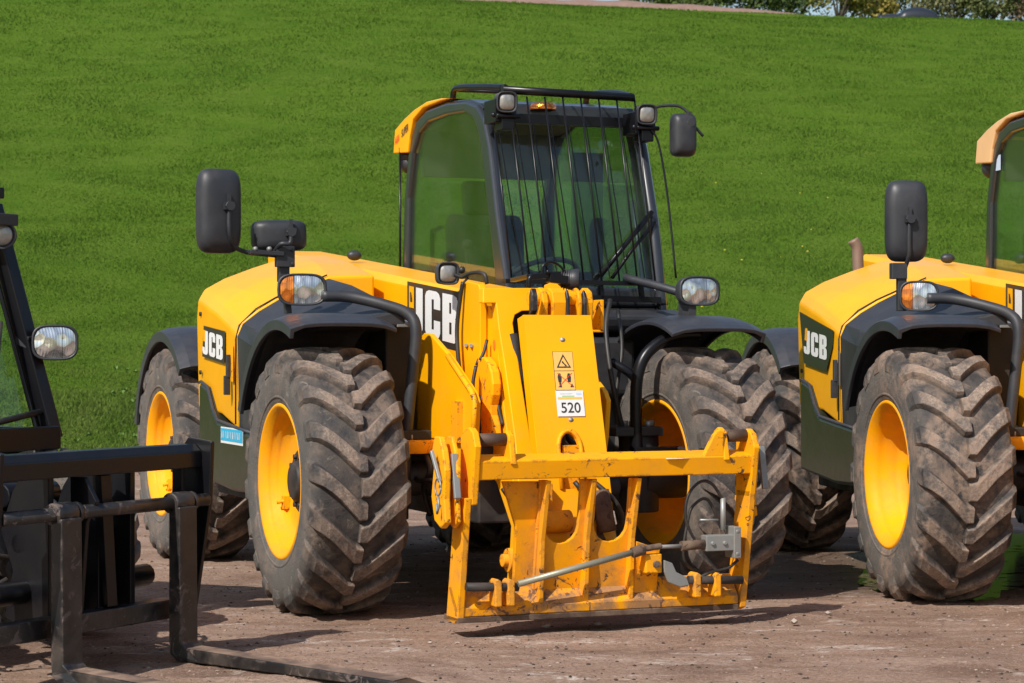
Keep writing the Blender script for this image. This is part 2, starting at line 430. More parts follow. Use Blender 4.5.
# ------------------------------------------------------------------ lamps, mirrors
def frame_from(fwd, up=(0,0,1)):
    f = Vector(fwd).normalized(); x = Vector(up).cross(f).normalized(); z = f.cross(x)
    return Matrix((x, f, z)).transposed()           # columns: x, y(forward), z
def squircle(w, h, e=.5, n=28):
    out = []
    for k in range(n):
        t = 2*math.pi*k/n; c, s = math.cos(t), math.sin(t)
        out.append((w*math.copysign(abs(c)**e, c), h*math.copysign(abs(s)**e, s)))
    return out
def shell(b, c, m, secs, e=.5, n=28, smooth=True, caps=True):
    """secs: (depth along forward, half width, half height, dx)"""
    L = []
    for d, w, h, dx in secs:
        L.append([Vector(c)+m@Vector((x+dx, d, z)) for x, z in squircle(max(w,1e-4), max(h,1e-4), e, n)])
    b.loft(L, smooth=smooth)
def headlamp(parent, c, fwd, w=.115, h=.07, amber_side=-1, tilt=0, amber=True):
    m = frame_from(fwd); b = MB()
    shell(b, c, m, [(-.13,w*.35,h*.4,0),(-.11,w*.7,h*.75,0),(-.04,w*.97,h*.97,0),(0,w,h,0),(.012,w,h,0),(.012,w*.9,h*.88,0),(-.005,w*.88,h*.86,0)], .62)
    o = b.build('headlamp', M['plastic'], parent)
    s = amber_side
    def part(x0, x1, name, mat):
        bb = MB(); n = 9; rows = []
        for i in range(n+1):
            x = x0+(x1-x0)*i/n; q = min(1, abs(x)/(w*.9)); hh = h*.87*(1-q**3.2)**(.42)
            rows.append([Vector(c)+m@Vector((x, .004+.016*(1-(z/(h))**2)*(1-(x/w)**2), z)) for z in [hh*(-1+2*j/8) for j in range(9)]])
        bb.loft(rows, closed=False, smooth=True); return bb.build(name, mat, o, fix=False)
    if amber:
        if s < 0: part(-w*.88, -w*.34, 'indicator_lens', M['amber']); part(-w*.32, w*.88, 'lamp_lens', M['lens'])
        else: part(w*.30, w*.88, 'indicator_lens', M['amber']); part(-w*.88, w*.28, 'lamp_lens', M['lens'])
    else:
        part(-w*.88, w*.3, 'lamp_lens', M['lens']); part(w*.32, w*.88, 'indicator_lens', M['lens'])
    bb = MB(); bb.cyl(Vector(c)+m@Vector((w*.02,.0,0)), Vector(c)+m@Vector((w*.02,.012,0)), h*.0+.004, 8)
    return o
def work_light(parent, c, fwd, r=.05, depth=.09, square=False):
    m = frame_from(fwd); b = MB(); e = .55 if square else 1.
    shell(b, c, m, [(-depth,r*.55,r*.55,0),(-depth*.8,r*.85,r*.85,0),(-.02,r*1.12,r*1.12,0),(.008,r*1.2,r*1.2,0),(.012,r*1.1,r*1.1,0),(-.004,r*.98,r*.98,0)], e)
    for k in range(5):
        d = -depth*.25-k*depth*.13
        shell(b, c, m, [(d,r*1.1,r*1.1,0),(d-.004,r*1.1,r*1.1,0)], e)
    o = b.build('work_light', M['plastic'], parent)
    bb = MB(); shell(bb, c, m, [(-.002,r*.97,r*.97,0),(.004,r*.8,r*.8,0),(.008,r*.4,r*.4,0),(.009,r*.05,r*.05,0)], e)
    bb.build('lamp_lens', M['worklens'], o)
    return o
def mirror(parent, c, fwd, w, h, arm, roll=0., r=.011, knob=None, e=.42):
    m = frame_from(fwd)@Matrix.Rotation(roll, 3, 'Y'); b = MB()
    shell(b, c, m, [(.052,w*.25,h*.35,0),(.048,w*.62,h*.7,0),(.036,w*.86,h*.88,0),(.012,w*.98,h*.985,0),(-.02,w,h,0),(-.03,w*.97,h*.985,0)], e, 36)
    o = b.build('mirror', M['plastic'], parent)
    g = MB(); shell(g, c, m, [(-.0305,w*.93,h*.95,0),(-.033,w*.93,h*.95,0)], e, 36); g.build('mirror_glass', M['mirrorglass'], o)
    a = MB(); a.tube(smoothpts(arm, 5), r, 10)
    if knob:
        k = Vector(knob); f = Vector(fwd).normalized()
        a.cyl(k-f*.03, k+f*.025, .022, 12); a.obox(k, (.05,.03,.035), m); a.obox(k+Vector((0,0,.035)), (.014,.02,.05), m)
        for dx in (-.02,.02): a.sphere(k+m@Vector((dx,.02,0)), .006, 8, 6)
    a.build('mirror_arm', M['plastic'], o)
    return o

def arch(b, x0, x1, yc, zc, r, a0, a1, th=.02, lip=.05, n=22, drop=0., sidex=None, bulge=.03):
    """fender strip: angles measured from straight up, positive to the rear"""
    L = []
    for i in range(n+1):
        a = R(a0+(a1-a0)*i/n); s, c = math.sin(a), math.cos(a)
        sec = []
        m = 8
        out = 1 if abs(x1) > abs(x0) else -1
        top = [(x0+(x1-x0)*j/m, r-bulge*((abs((x0+(x1-x0)*j/m)-(x0+x1)/2)/(abs(x1-x0)/2))**4)) for j in range(m+1)]
        xs = top+[(x1, r-lip-bulge)]
        ins = [(x1-math.copysign(th, x1-x0), r-lip-bulge)]+[(x-(math.copysign(th, x1-x0) if j == 0 else 0), q-th) for j, (x, q) in enumerate(top[::-1])]
        for x, q in xs+ins: sec.append((x, yc+q*s, zc+q*c))
        L.append(sec)
    b.loft(L, smooth=False)
    return b

# ------------------------------------------------------------------ the big telehandler
def telehandler(name, loc, rz, which):
    mid = which == 'mid'
    r = empty(name, loc, rz)
    WB = 2.8
    tm = 'tyre' if mid else 'tyre_b'
    dsh = 0. if mid else .07
    wheel(r, -.975, 0, tm=tm, spin=R(0) if mid else R(55), dish=dsh, wk=1.02)
    wheel(r, .98, 0, tm=tm, spin=.15, dish=dsh, wk=1.02); wheel(r, -.895, WB, tm=tm, spin=.4, dish=dsh, wk=1.02); wheel(r, .895, WB, tm=tm, spin=.9, dish=dsh, wk=1.02)
    # ---- fenders
    for sx in (-1, 1):
        b = MB(); arch(b, sx*.70, sx*1.215, 0, .625, .775, -20 if sx < 0 else -24, 66, n=26, lip=.05)
        f = b.build('fender', M['fender'], r, bevel=.004)
        f.modifiers[0].limit_method = 'ANGLE'
        b = MB(); arch(b, sx*.66, sx*1.12, WB, .625, .735, -46, 78, n=26, lip=.06); b.build('fender', M['fender'], r, bevel=.004)
    # ---- engine pod cover (yellow)
    def sec(Y, pts, zlow):
        q = [(x, Y, z) for x, z in pts]; return q+[(-.35, Y, zlow), (-1.08, Y, zlow)]
    A = [(-1.095,1.50),(-1.06,1.56),(-.95,1.62),(-.79,1.68),(-.62,1.735),(-.50,1.755),(-.35,1.755)]
    A0 = [(-1.09,1.38),(-1.05,1.44),(-.94,1.50),(-.79,1.56),(-.62,1.60),(-.50,1.62),(-.35,1.62)]
    B_ = [(-1.098,1.41),(-1.065,1.475),(-.96,1.545),(-.82,1.61),(-.66,1.665),(-.55,1.695),(-.35,1.70)]
    D_ = [(-1.10,1.30),(-1.075,1.365),(-.99,1.43),(-.89,1.49),(-.72,1.565),(-.60,1.61),(-.35,1.62)]
    b = MB(); b.loft([sec(2.02, A0, .90), sec(1.965, A, .90), sec(1.52, B_, .88), sec(1.125, D_, .80)], smooth=False)
    cover = b.build('engine_cover', M['yellow_cover'], r, bevel=.016)
    cover.modifiers[0].segments = 3; cover.modifiers[0].angle_limit = R(25)
    sm = MB(); sm.tube([(-1.103,1.135,.84),(-1.103,1.135,1.28),(-1.085,1.135,1.352),(-.995,1.135,1.438),(-.89,1.135,1.497),(-.72,1.135,1.572),(-.61,1.135,1.618)], .004, 6)
    sm.build('seam', M['hose'], cover)
    for bx_, bz_ in ((1.90,1.10),(1.90,1.42)):
        sm = MB(); sm.cyl((-1.094,bx_,bz_),(-1.104,bx_,bz_),.012,10); sm.build('bolt', M['under'], cover)
    # dark cowl running forward to the fender
    E_ = [(-1.10,1.295),(-1.07,1.36),(-.985,1.425),(-.885,1.483),(-.78,1.535),(-.70,1.565),(-.60,1.602)]
    F_ = [(-1.115,1.25),(-1.09,1.33),(-1.0,1.385),(-.92,1.43),(-.80,1.49),(-.72,1.54),(-.64,1.575)]
    G_ = [(-1.05,1.36),(-1.03,1.385),(-.97,1.40),(-.88,1.415),(-.77,1.45),(-.69,1.48),(-.61,1.505)]
    H_ = [(-.78,1.365),(-.76,1.385),(-.74,1.39),(-.70,1.395),(-.66,1.405),(-.62,1.41),(-.58,1.41)]
    def csec(Y, pts, zl): return [(x, Y, z) for x, z in pts]+[(pts[-1][0]+.005, Y, zl), (pts[0][0]+.02, Y, zl)]
    b = MB(); b.loft([csec(1.122, E_, .5), csec(.80, F_, .75), csec(.62, [(x,z-.02) for x,z in F_], 1.0), csec(.42, G_, 1.30), csec(-.02, H_, 1.34)])
    cowl = b.build('cowl', M['plastic'], r, bevel=.01)
    # side panel behind the wheel, black
    # lower skirt, dark green
    b = MB()
    prof = [(1.90,.53),(1.90,1.04),(1.86,1.045),(1.72,1.02),(1.60,.90),(1.50,.845),(.80,.80),(.74,.60),(.82,.50),(1.2,.49)]
    b.prism(prof, 'X', -1.108, -.45)
    skirt = b.build('side_skirt', M['skirt'], r, bevel=.02)
    ledge = MB(); ledge.tube([(-1.105,1.90,1.045),(-1.105,1.86,1.05),(-1.105,1.72,1.025),(-1.105,1.60,.905),(-1.105,1.50,.85),(-1.105,1.14,.825),(-1.105,.80,.805)], .009, 8)
    ledge.build('trim', M['fender'], skirt)
    # hood logo: on the outer side face, reading front edge to the right of the photo
    ux, uy = (0,-1,0), (0,0,1)
    X0 = -1.101
    def onside(px, py, X=X0):
        return P(px, py, X=X) if mid else P(px, py, X=X, o=RO, th=RTH)
    def sidelogo(panel, bl, br, tl, mat, badge):
        q = [Vector(onside(*p_)) for p_ in panel]; o0 = q[0]
        flatpoly([((o0-v).y, (v-o0).z) for v in q], mat, cover, (X0,o0.y,o0.z), ux, uy, .002, 'logo_panel')
        A1, B1, T1 = Vector(onside(*bl)), Vector(onside(*br)), Vector(onside(*tl)); d_ = B1-A1
        place(LOGO, M['white'], cover, (X0,A1.y,A1.z), (0,d_.y,d_.z), uy, .0045, d_.length/1.54, (T1-A1).z, 'logo_letters')
        G = [Vector(onside(*p_)) for p_ in badge]; g0 = G[0]
        flatpoly([((g0-v).y, (v-g0).z) for v in G], M['yellow_cover'], cover, (X0,g0.y,g0.z), ux, uy, .0045, 'logo_badge')
    if mid:
        sidelogo([(204,325.6),(225.6,331.4),(224.6,363.8),(202.5,356.4)], (203.3,353.5), (223.6,360.5), (203.6,329.8), M['decal_black'], [(204,341),(206,341.6),(206.2,330.2),(204.2,329.6)])
        ly, lz = 1.25, 0.
    else:
        sidelogo([(799.8,311.5),(834.4,331),(833,346),(826.5,371.5),(804,363)], (804.5,353), (827.5,360.5), (805,329.5), M['decal_green'], [(805.3,340),(807.8,341),(808.2,328.6),(806,328)])
        ly, lz = 1.17, -.03
    b = MB()
    b.box(X0-.002, X0-.022, ly+.015, ly-.015, 1.08+lz, 1.20+lz); b.box(X0-.002, X0-.035, ly+.01, ly-.01, .99+lz, 1.09+lz)
    lt = b.build('latch', M['plastic'], cover, bevel=.003)
    flatpoly([(0,0),(.045,0),(.045,.19),(0,.19)], M['yellow_worn'] if mid else M['steel'], cover, (X0,ly-.02,1.06+lz), ux, uy, .002, 'latch_sticker')
    if mid:      # small blue information label
        lb = flatpoly([(0,0),(.45,0),(.45,.085),(0,.085)], M['white'], skirt, (-1.109,1.41,.735), ux, uy, .002, 'info_label')
        flatpoly([(0.008,.014),(.442,.014),(.442,.078),(0.008,.078)], M['cyan'], lb, (-1.109,1.41,.735), ux, uy, .0035, 'label_face')
        bars = []
        for i in range(11):
            x = .03+i*.036; bars.append([(x,.028),(x+.006+.01*(i%3==0),.028),(x+.012,.064),(x+.004,.064)])
        me = poly_mesh('label_marks', bars); place(me, M['white'], lb, (-1.109,1.41,.735), ux, uy, .005, name='label_marks')
    # ---- chassis
    b = MB(); b.box(-.36,.16,-.42,3.3,.42,.80); b.box(-.36,-.10,.35,3.1,.80,1.15); b.box(-1.0,-.36,1.2,1.9,.44,.52)
    b.box(.16,1.0,.75,2.2,.42,.62); b.box(-.62,-.46,.15,1.12,.75,1.37); b.box(-.62,-.30,.62,1.9,.7,1.40)
    b.build('chassis', M['under'], r, bevel=.01)
    b = MB(); b.box(-.30,.24,3.2,3.75,.55,1.25); b.build('counterweight', M['yellow'], r, bevel=.04)
    for Y in (0, WB):
        b = MB(); b.cyl((-.80,Y,.612),(.80,Y,.612),.085,20); b.sphere((0,Y,.62),.2,20,12,(1.1,.9,.9))
        for s in (-1,1):
            b.cyl((s*.66,Y,.42),(s*.66,Y,.82),.10,20); b.cyl((s*.66,Y,.612),(s*.90,Y,.612),.13,24)
            b.box(s*.48,s*.74,Y-.12,Y+.12,.80,.845)
            b.cyl((s*.45,Y-.2,.56),(s*.2,Y-.2,.56),.045,12)
        ax = b.build('axle', M['under'], r, bevel=.006)
        for s in (-1,1):
            q = MB()
            for k in range(5):
                a = R(72*k); q.cyl((s*.66+.07*math.cos(a),Y+.07*math.sin(a),.84),(s*.66+.07*math.cos(a),Y+.07*math.sin(a),.872),.016,6)
            q.each('bolt', M['steel'], ax)
    # yellow steering knuckle plate, right side
    for s in (-1,):
        b = MB(); pl = [P(411,447,X=-.60), P(445,447,X=-.47)]
        b.lathe([(.735,.0),(.735,.125),(.775,.135),(.80,.13),(.80,0)], (-.56,-.02,0), 28, 'Z'); b.box(-.54,-.40,-.13,.10,.74,.79)
        k = b.build('steering_knuckle', M['yellow_low'], r, bevel=.004)
        q = MB()
        for i in range(6): a = R(60*i+15); q.cyl((-.56+.085*math.cos(a),-.02+.085*math.sin(a),.80),(-.56+.085*math.cos(a),-.02+.085*math.sin(a),.825),.02,6)
        q.each('bolt', M['steel'], k)
    # chassis tower plates beside the boom, yellow
    if True:
        pts = [P(x, y, X=-.45) for x, y in ((424,333),(430,334),(449,356),(473,392),(476,402),(474,440),(470,470),(440,470),(437,448),(412,446),(404,400),(408,350))]
        b = MB(); b.prism([(p[1], p[2]) for p in pts], 'X', -.45, -.425)
        b2 = MB(); b2.prism([(p[1], p[2]) for p in pts], 'X', .20, .225); b2.build('tower_plate', M['yellow'], r, bevel=.005)
        tw = b.build('tower_plate', M['yellow'], r, bevel=.005)
        # slot stiffener and worn flange
        b = MB(); e = [P(x, y, X=-.455) for x, y in ((449,356),(473,392),(476,402),(474,445))]
        b.tube([(p[0]-.005,p[1],p[2]) for p in e], .014, 8)
        b.box(-.475,-.45,*sorted((P(463,420,X=-.45)[1], P(456,420,X=-.45)[1])),.80,.99)
        b.build('flange', M['yellow_worn'], tw)
    # ---- boom: slopes down to the front
    def bz(Y): return 1.515+.095*Y
    b = MB(); ch = .035
    def bsec(Y, x0, x1, h, z): return [(x0,Y,z-ch),(x0+ch,Y,z),(x1-ch,Y,z),(x1,Y,z-ch),(x1,Y,z-h+ch),(x1-ch,Y,z-h),(x0+ch,Y,z-h),(x0,Y,z-h+ch)]
    b.loft([bsec(-.06,-.28,.10,.40,bz(-.06)), bsec(3.45,-.28,.10,.40,bz(3.45))])
    boom = b.build('boom', M['yellow'], r, bevel=.004)
    ux = Vector((0,-1,-.095)).normalized()
    lp = flatpoly([(0,-.145),(.84,-.145),(.84,.145),(0,.145)], M['decal_black'], boom, (-.28,.80,1.435), ux, uy, .002, 'logo_panel')
    place(LOGO, M['white'], lp, (-.28,.750,1.318), ux, (0,.0,1), .0045, .462, .235, 'logo_letters')
    bd = flatpoly([(0,0),(.075,0),(.075,.11),(0,.11)], M['yellow_cover'], lp, (-.28,.765,1.445), ux, uy, .0045, 'logo_badge')
    flatpoly([(.02,.03),(.05,.03),(.05,.05),(.035,.08),(.02,.08)], M['ink'], bd, (-.28,.765,1.445), ux, uy, .006, 'badge_mark')
    # ---- boom head (gooseneck)
    head = None
    def sideprof(pxs, X): return [(P(x, y, X=X)[1], P(x, y, X=X)[2]) for x, y in pxs]
    b = MB()
    # nose flange of the outer boom
    pr = sideprof([(463,284),(470,281),(481,284),(483,290),(483,400),(476,404),(462,400),(459,340)], -.31)
    b.prism(pr, 'X', -.325, -.29); b.prism(pr, 'X', .11, .145)
    def PF(px, py, a, k):                        # point on the leaning plane Y = a - k*(1.4-z)
        y = a
        for _ in range(6): q = P(px, py, Y=y); y = a-k*(1.4-q[2])
        return q
    def leaning(b, pxs, a, k, th):
        f_ = [PF(x, y, a, k) for x, y in pxs]; n = len(f_)
        b.add([(q[0], q[1], q[2]) for q in f_]+[(q[0], q[1]+th, q[2]) for q in f_], [tuple(range(n)), tuple(range(n, 2*n))[::-1]]+[(i, n+i, n+(i+1)%n, (i+1)%n) for i in range(n)])
    leaning(b, [(483,288),(549,288),(549,310),(522,311),(515,315),(513,323),(519.5,368),(531,440),(538,490),(540,560),(520,560),(518,480),(515,440),(505,368),(499,330),(496,303),(483,303)], -.47, .38, .06)
    head = b.build('boom_head', M['yellow'], r, bevel=.005)
    b = MB()
    pr = sideprof([(484,312),(487,306),(492,306),(498,318),(505,395),(513,455),(520,520),(524,590),(508,592),(512,560),(514,526),(500,484),(488,462),(483,455),(484,390)], -.27)
    b.prism(pr, 'X', -.285, -.265)
    ip = b.build('inner_plate', M['yellow'], head, bevel=.004)
    q = P(494,345,X=-.287); o_ = flatpoly([(.014*math.cos(R(30*i)),.026*math.sin(R(30*i))) for i in range(12)], M['orange_ink'], ip, q, (0,-1,0), (0,0,1), .001, 'sticker')
    # crosswise pin bosses at the top of the head
    b = MB()
    yb, zb = -.62, 1.465
    b.cyl((-.19,yb,zb),(.115,yb,zb),.035,20)
    for x0, x1 in ((-.145,-.115),(-.095,-.02),(.035,.055),(.075,.11)):
        b.prism([(yb-.06,zb-.02),(yb-.045,zb+.03),(yb,zb+.05),(yb+.045,zb+.03),(yb+.06,zb-.02),(yb+.05,zb-.12),(yb-.05,zb-.12)], 'X', x0, x1)
    b.build('pin_boss', M['yellow_worn'], head, bevel=.006)
    b = MB()
    b.prism([(yb-.10,zb-.06),(yb-.10,zb+.01),(yb-.08,zb+.045),(yb-.06,zb+.01),(yb-.06,zb-.09)], 'X', -.215, -.185)
    b.prism([(yb-.075,zb-.10),(yb-.07,zb+.0),(yb-.05,zb+.04),(yb-.03,zb+.0),(yb-.035,zb-.10)], 'X', -.03, -.012)
    b.prism([(yb-.075,zb-.10),(yb-.07,zb+.0),(yb-.05,zb+.04),(yb-.03,zb+.0),(yb-.035,zb-.10)], 'X', .055, .072)
    b.each('worn_ear', M['worn_black'], head, bevel=.006)
    # trough on the right of the head
    b = MB(); b.box(.10,.28,-.20,-.19,1.31,1.47); b.box(.265,.28,-.42,-.2,1.31,1.465); b.box(.1,.265,-.42,-.2,1.31,1.322); b.box(.10,.265,-.30,-.2,1.455,1.467)
    b.build('hose_tray', M['yellow_worn'], head, bevel=.003)
    # dark inner ram behind the cover plate
    b = MB(); b.cyl((-.09,-.55,1.42),(-.09,-.75,.55),.05,16); b.cyl((-.22,-.5,1.3),(-.17,-.7,.5),.022,10); b.box(-.19,0,-.36,-.32,.7,1.45)
    b.build('tilt_ram', M['under'], head)
    # bright curved link, left side
    b = MB()
    pr = sideprof([(481,360),(484,357),(487,357),(491,363),(494,372),(495.5,384),(495,395),(493,405),(493,415),(495,425),(496,436),(484,436),(482,426),(483,412),(485,400),(485,388),(482,378),(480,368)], -.33)
    b.prism(pr, 'X', -.345, -.30); b.build('link', M['yellow_worn'], head, bevel=.008)
    b = MB(); q = P(505,414,X=-.24)
    b.cyl((-.24,q[1],q[2]),(-.16,q[1],q[2]),.045,18); b.cyl((-.30,q[1],q[2]),(-.16,q[1],q[2]),.022,12); b.build('pivot_pin', M['yellow_low'], head, bevel=.004); b = MB()
    q = P(513,560,X=-.29); b.cyl((-.32,q[1],q[2]),(-.1,q[1],q[2]),.055,20); b.cyl((-.345,q[1],q[2]),(-.1,q[1],q[2]),.03,16)
    b.build('pivot_pin', M['yellow_low'], head, bevel=.004)
    # ---- cover plate
    a_, b_ = (-.75,1.385), (-1.02,.22)
    dv = Vector((0, b_[0]-a_[0], b_[1]-a_[1])).normalized(); nv = Vector((0,-1,0)); nv = (nv-dv*nv.dot(dv)).normalized()
    b = MB(); L = 1.19
    pts = []
    o0 = Vector((0, a_[0], a_[1]))
    def cp(x, s, d): return Vector((x,0,0))+o0+dv*s-nv*d
    outer = [(-.272,0),(.062,0),(.075,.55),(.085,L),(-.25,L),(-.26,.55)]
    # channel: face and two returns
    hole = [(-.105+.045*math.cos(R(a)), .62-.075*math.sin(R(a))) for a in range(0, 181, 20)]
    me = poly_mesh('cover_face', [outer, [(x, s) for x, s in hole]+[(-.15,.80),(-.06,.80)]])
    vs = [cp(v.co.x, v.co.y, 0) for v in me.vertices]; fs = [tuple(p.vertices) for p in me.polygons]
    b.add(vs, fs)
    cov = b.build('cover_plate', M['yellow'], r, fix=False)
    so = cov.modifiers.new('s', 'SOLIDIFY'); so.thickness = .012; so.offset = 0
    b = MB()
    b.bar(cp(-.266,0.0,.035), cp(-.244,L,.035), .012, .07, up=nv); b.bar(cp(.056,0.0,.035), cp(.079,L,.035), .012, .07, up=nv)
    b.each('cover_flange', M['yellow'], cov, bevel=.003)
    hp = [(-.105+.055*math.cos(R(a)), .62-.085*math.sin(R(a))) for a in range(0, 181, 15)]
    b = MB(); b.tube([cp(-.16,.80,-.008)]+[cp(x, s, -.008) for x, s in hp[::-1]]+[cp(-.05,.80,-.008)], .011, 8); b.build('cover_slot_rim', M['yellow_worn'], cov)
    b = MB(); b.box(-.13,-.06,-.90,-.87,.5,.80); b.build('slot_backing', M['yellow_low'], cov)
    if mid:
        q = MB()
        for x, s in ((-.09,.115),(-.085,.485)): q.lathe([(0,.0),(0,.014),(-.010,.012),(-.014,0)], tuple(cp(x,s,.002)), 14, 'Y')
        q.each('bolt', M['steel'], cov)
        # stickers: ux across, uy up the plate
        UX, UY = Vector((1,0,0)), -dv
        def stick(x, s, loops, mat, lift, par, nm): return flatpoly(loops, mat, par, cp(x, s, 0), UX, UY, .006+lift, nm)
        w1, h1 = .095, .176
        ws = stick(-.145, .348, [(-.002,-.002),(w1+.002,-.002),(w1+.002,h1+.002),(-.002,h1+.002)], M['ink'], .001, cov, 'warning_sticker')
        stick(-.145, .348, [(0,0),(w1,0),(w1,.086),(0,.086)], M['amber_sticker'], .002, ws, 'sticker_panel')
        stick(-.145, .348, [(0,.089),(w1,.089),(w1,h1),(0,h1)], M['amber_sticker'], .002, ws, 'sticker_panel')
        stick(-.145, .348, [[(.012,.102),(.083,.102),(.048,.166)],[(.022,.108),(.073,.108),(.048,.154)]], M['ink'], .003, ws, 'warning_triangle')
        stick(-.145, .348, [[(.038,.128),(.044,.134),(.052,.122),(.060,.115),(.056,.112),(.048,.118)],[(.050,.110),(.064,.110),(.058,.117)]], M['ink'], .0032, ws, 'hazard_mark')
        fig = lambda x: [(x-.007,.035),(x+.007,.035),(x+.010,.058),(x+.005,.076),(x-.005,.076),(x-.010,.058)]
        stick(-.145, .348, [fig(.022),fig(.068),[(.018,.012),(.03,.012),(.026,.034),(.018,.034)],[(.07,.012),(.09,.012),(.08,.03)]], M['ink'], .003, ws, 'figures')
        stick(-.145, .348, [(.010,.012),(.014,.012),(.086,.078),(.082,.078)], M['red'], .0034, ws, 'red_cross')
        stick(-.145, .348, [(.088,.014),(.084,.014),(.010,.078),(.014,.078)], M['red'], .0037, ws, 'red_cross')
        ns = stick(-.150, .470, [(0,0),(.135,0),(.135,.118),(0,.118)], M['white'], .0045, cov, 'number_sticker')
        stick(-.150, .470, [(.008,.078),(.127,.078),(.127,.088),(.008,.088)], M['amber_sticker'], .0052, ns, 'sticker_band')
        stick(-.150, .470, [(.03,.090),(.09,.090),(.09,.095),(.03,.095)], M['green_ink'], .0052, ns, 'sticker_band')
        stick(-.150, .470, [[(.10,.098),(.125,.098),(.125,.108),(.10,.108)],[(.02,.102),(.08,.102),(.08,.106),(.02,.106)]], M['blue_ink'], .0052, ns, 'sticker_band')
        me = text_mesh('number', '520', .066, .0006); place(me, M['ink'], ns, cp(-.083,.433,0), UX, UY, .0118, name='number')
    # hoses round the head
    b = MB()
    def T(pts, rad): b.tube(smoothpts(pts, 6), rad, 8)
    T([P(463,282,X=-.34), P(460,300,X=-.35), P(457,330,X=-.36), P(459,365,X=-.36), P(463,385,X=-.34)], .011)
    T([P(484,300,X=-.30), P(481,330,X=-.30), P(482,350,X=-.30), P(477,365,X=-.33)], .010)
    T([(-.2,-.30,1.3),(-.1,-.5,1.0),(.05,-.65,.75),(.2,-.5,.55)], .014)
    T([(.0,-.30,1.35),(.18,-.45,1.0),(.22,-.55,.75),(.1,-.6,.5)], .014)
    b.build('hose', M['hose'], head)
    for pts_, rad_ in (([P(476,366,X=-.35), P(473,385,X=-.37), P(476,405,X=-.36), P(480,430,X=-.35)], .009), ([P(487,340,X=-.31), P(484,352,X=-.33), P(480,360,X=-.35)], .008),
                       ([P(497,395,X=-.30), P(499,410,X=-.30), P(503,425,X=-.29)], .010), ([P(425,452,X=-.50), P(430,470,X=-.52), P(424,490,X=-.5), P(430,515,X=-.45)], .014),
                       ([P(412,470,X=-.5), P(418,480,X=-.55), P(436,484,X=-.5), P(440,520,X=-.4)], .012), ([P(610,300,Y=.2), P(606,330,Y=.1), P(612,380,Y=.0), P(625,440,Y=.0)], .013),
                       ([P(618,310,Y=.3), P(622,350,Y=.15), P(616,400,Y=.1), P(622,450,Y=.0)], .011), ([P(640,455,Y=-.05), P(655,470,Y=-.1), P(672,468,Y=-.05), P(680,490,Y=0)], .012)):
        b = MB(); b.tube(smoothpts(pts_, 6), rad_, 8); b.build('hose', M['hose'], head)
    b = MB(); b.cyl(P(479,398,X=-.33), P(479,398,X=-.30), .016, 10); b.build('bolt', M['steel'], head)
    for x_, y_ in ((466,345),(471,345.5)):
        b = MB(); b.cyl(P(x_,y_,X=-.338), P(x_,y_,X=-.322), .009, 8); b.build('bolt', M['steel'], head)

    # ---- carriage
    # tilted plane: top forward, bottom back a little
    def cy(z): return -1.135-.12*(z-.08)/.68
    b = MB()
    bl, br = -.675, .645
    zb0, zb1 = .675, .757
    car = None
    b.prism([(cy(zb1)-.0,zb1),(cy(zb0),zb0),(cy(zb0)+.12,zb0+.022),(cy(zb1)+.12,zb1+.024)], 'X', bl, br)
    car = b.build('carriage', M['yellow_worn'], r, bevel=.005)
    def slab(name, poly, y0, y1, mat=M['yellow_low'], bev=.004):     # poly in (X, z), depth offset from the carriage plane
        bb = MB()
        n = len(poly)
        v = [(x, cy(z)+y0, z) for x, z in poly]+[(x, cy(z)+y1, z) for x, z in poly]
        f = [tuple(range(n)), tuple(range(n, 2*n))[::-1]]+[(i, n+i, n+(i+1)%n, (i+1)%n) for i in range(n)]
        bb.add(v, f); return bb.build(name, mat, car, bevel=bev)
    # side plates
    for s, x0 in ((-1,-.735),(1,.625)):
        bb = MB(); z = [(.60,0),(.07,0),(.055,.04),(.06,.14),(.60,.13)]
        bb.prism([(cy(q)+d-.01, q) for q, d in z], 'X', x0, x0+.03); bb.build('side_plate', M['yellow_low'], car, bevel=.004)
        # end cheek around the beam
        x1 = bl-.03 if s < 0 else br-.02
        bb = MB(); dz = 0 if s < 0 else -.025
        bb.prism([(cy(.80)-.012,.82+dz),(cy(.56)-.012,.57),(cy(.56)+.13,.57),(cy(.8)+.16,.86+dz),(cy(.85)+.11,.895+dz),(cy(.85)+.07,.90+dz),(cy(.86)+.03,.88+dz)], 'X', x1, x1+.03)
        bb.build('cheek', M['yellow_worn'], car, bevel=.005)
        # coupling pin on top of the beam
        xa, xb = (-.665,-.52) if s < 0 else (.50,.64)
        bb = MB(); yy = cy(.82)+.075
        bb.cyl((xa,yy,.845),(xb,yy,.845),.028,18); bb.build('coupling_pin', M['rust'], car)
        bb = MB(); xe = -.535 if s < 0 else .485
        bb.prism([(yy-.07,.74),(yy-.04,.865),(yy,.885),(yy+.04,.865),(yy+.06,.74)], 'X', xe, xe+.028)
        if s > 0:
            bb.prism([(.385,.755),(.487,.755),(.487,.87),(.465,.875),(.44,.855)], 'Y', yy-.06, yy-.03)
        bb.each('pin_lug', M['yellow_worn'], car, bevel=.005)
        # hook outside
        xo = -.825 if s < 0 else .690
        yk = -1.20 if s < 0 else -1.12
        bb = MB()
        hk = [(yk+.00,.80),(yk-.03,.72),(yk-.02,.60),(yk-.035,.50),(yk+.02,.47),(yk+.10,.50),(yk+.14,.60),(yk+.11,.72),(yk+.14,.78),(yk+.10,.86),(yk+.04,.86)]
        hk = hk if s < 0 else [(y+.02, .46+(z-.47)*.66) for y, z in hk]
        bb.prism(hk, 'X', xo, xo+.03)
        if s < 0: bb.prism([(y, z) for y, z in hk], 'X', xo+.055, xo+.075)
        bb.each('hook', M['yellow_worn'], car, bevel=.006)
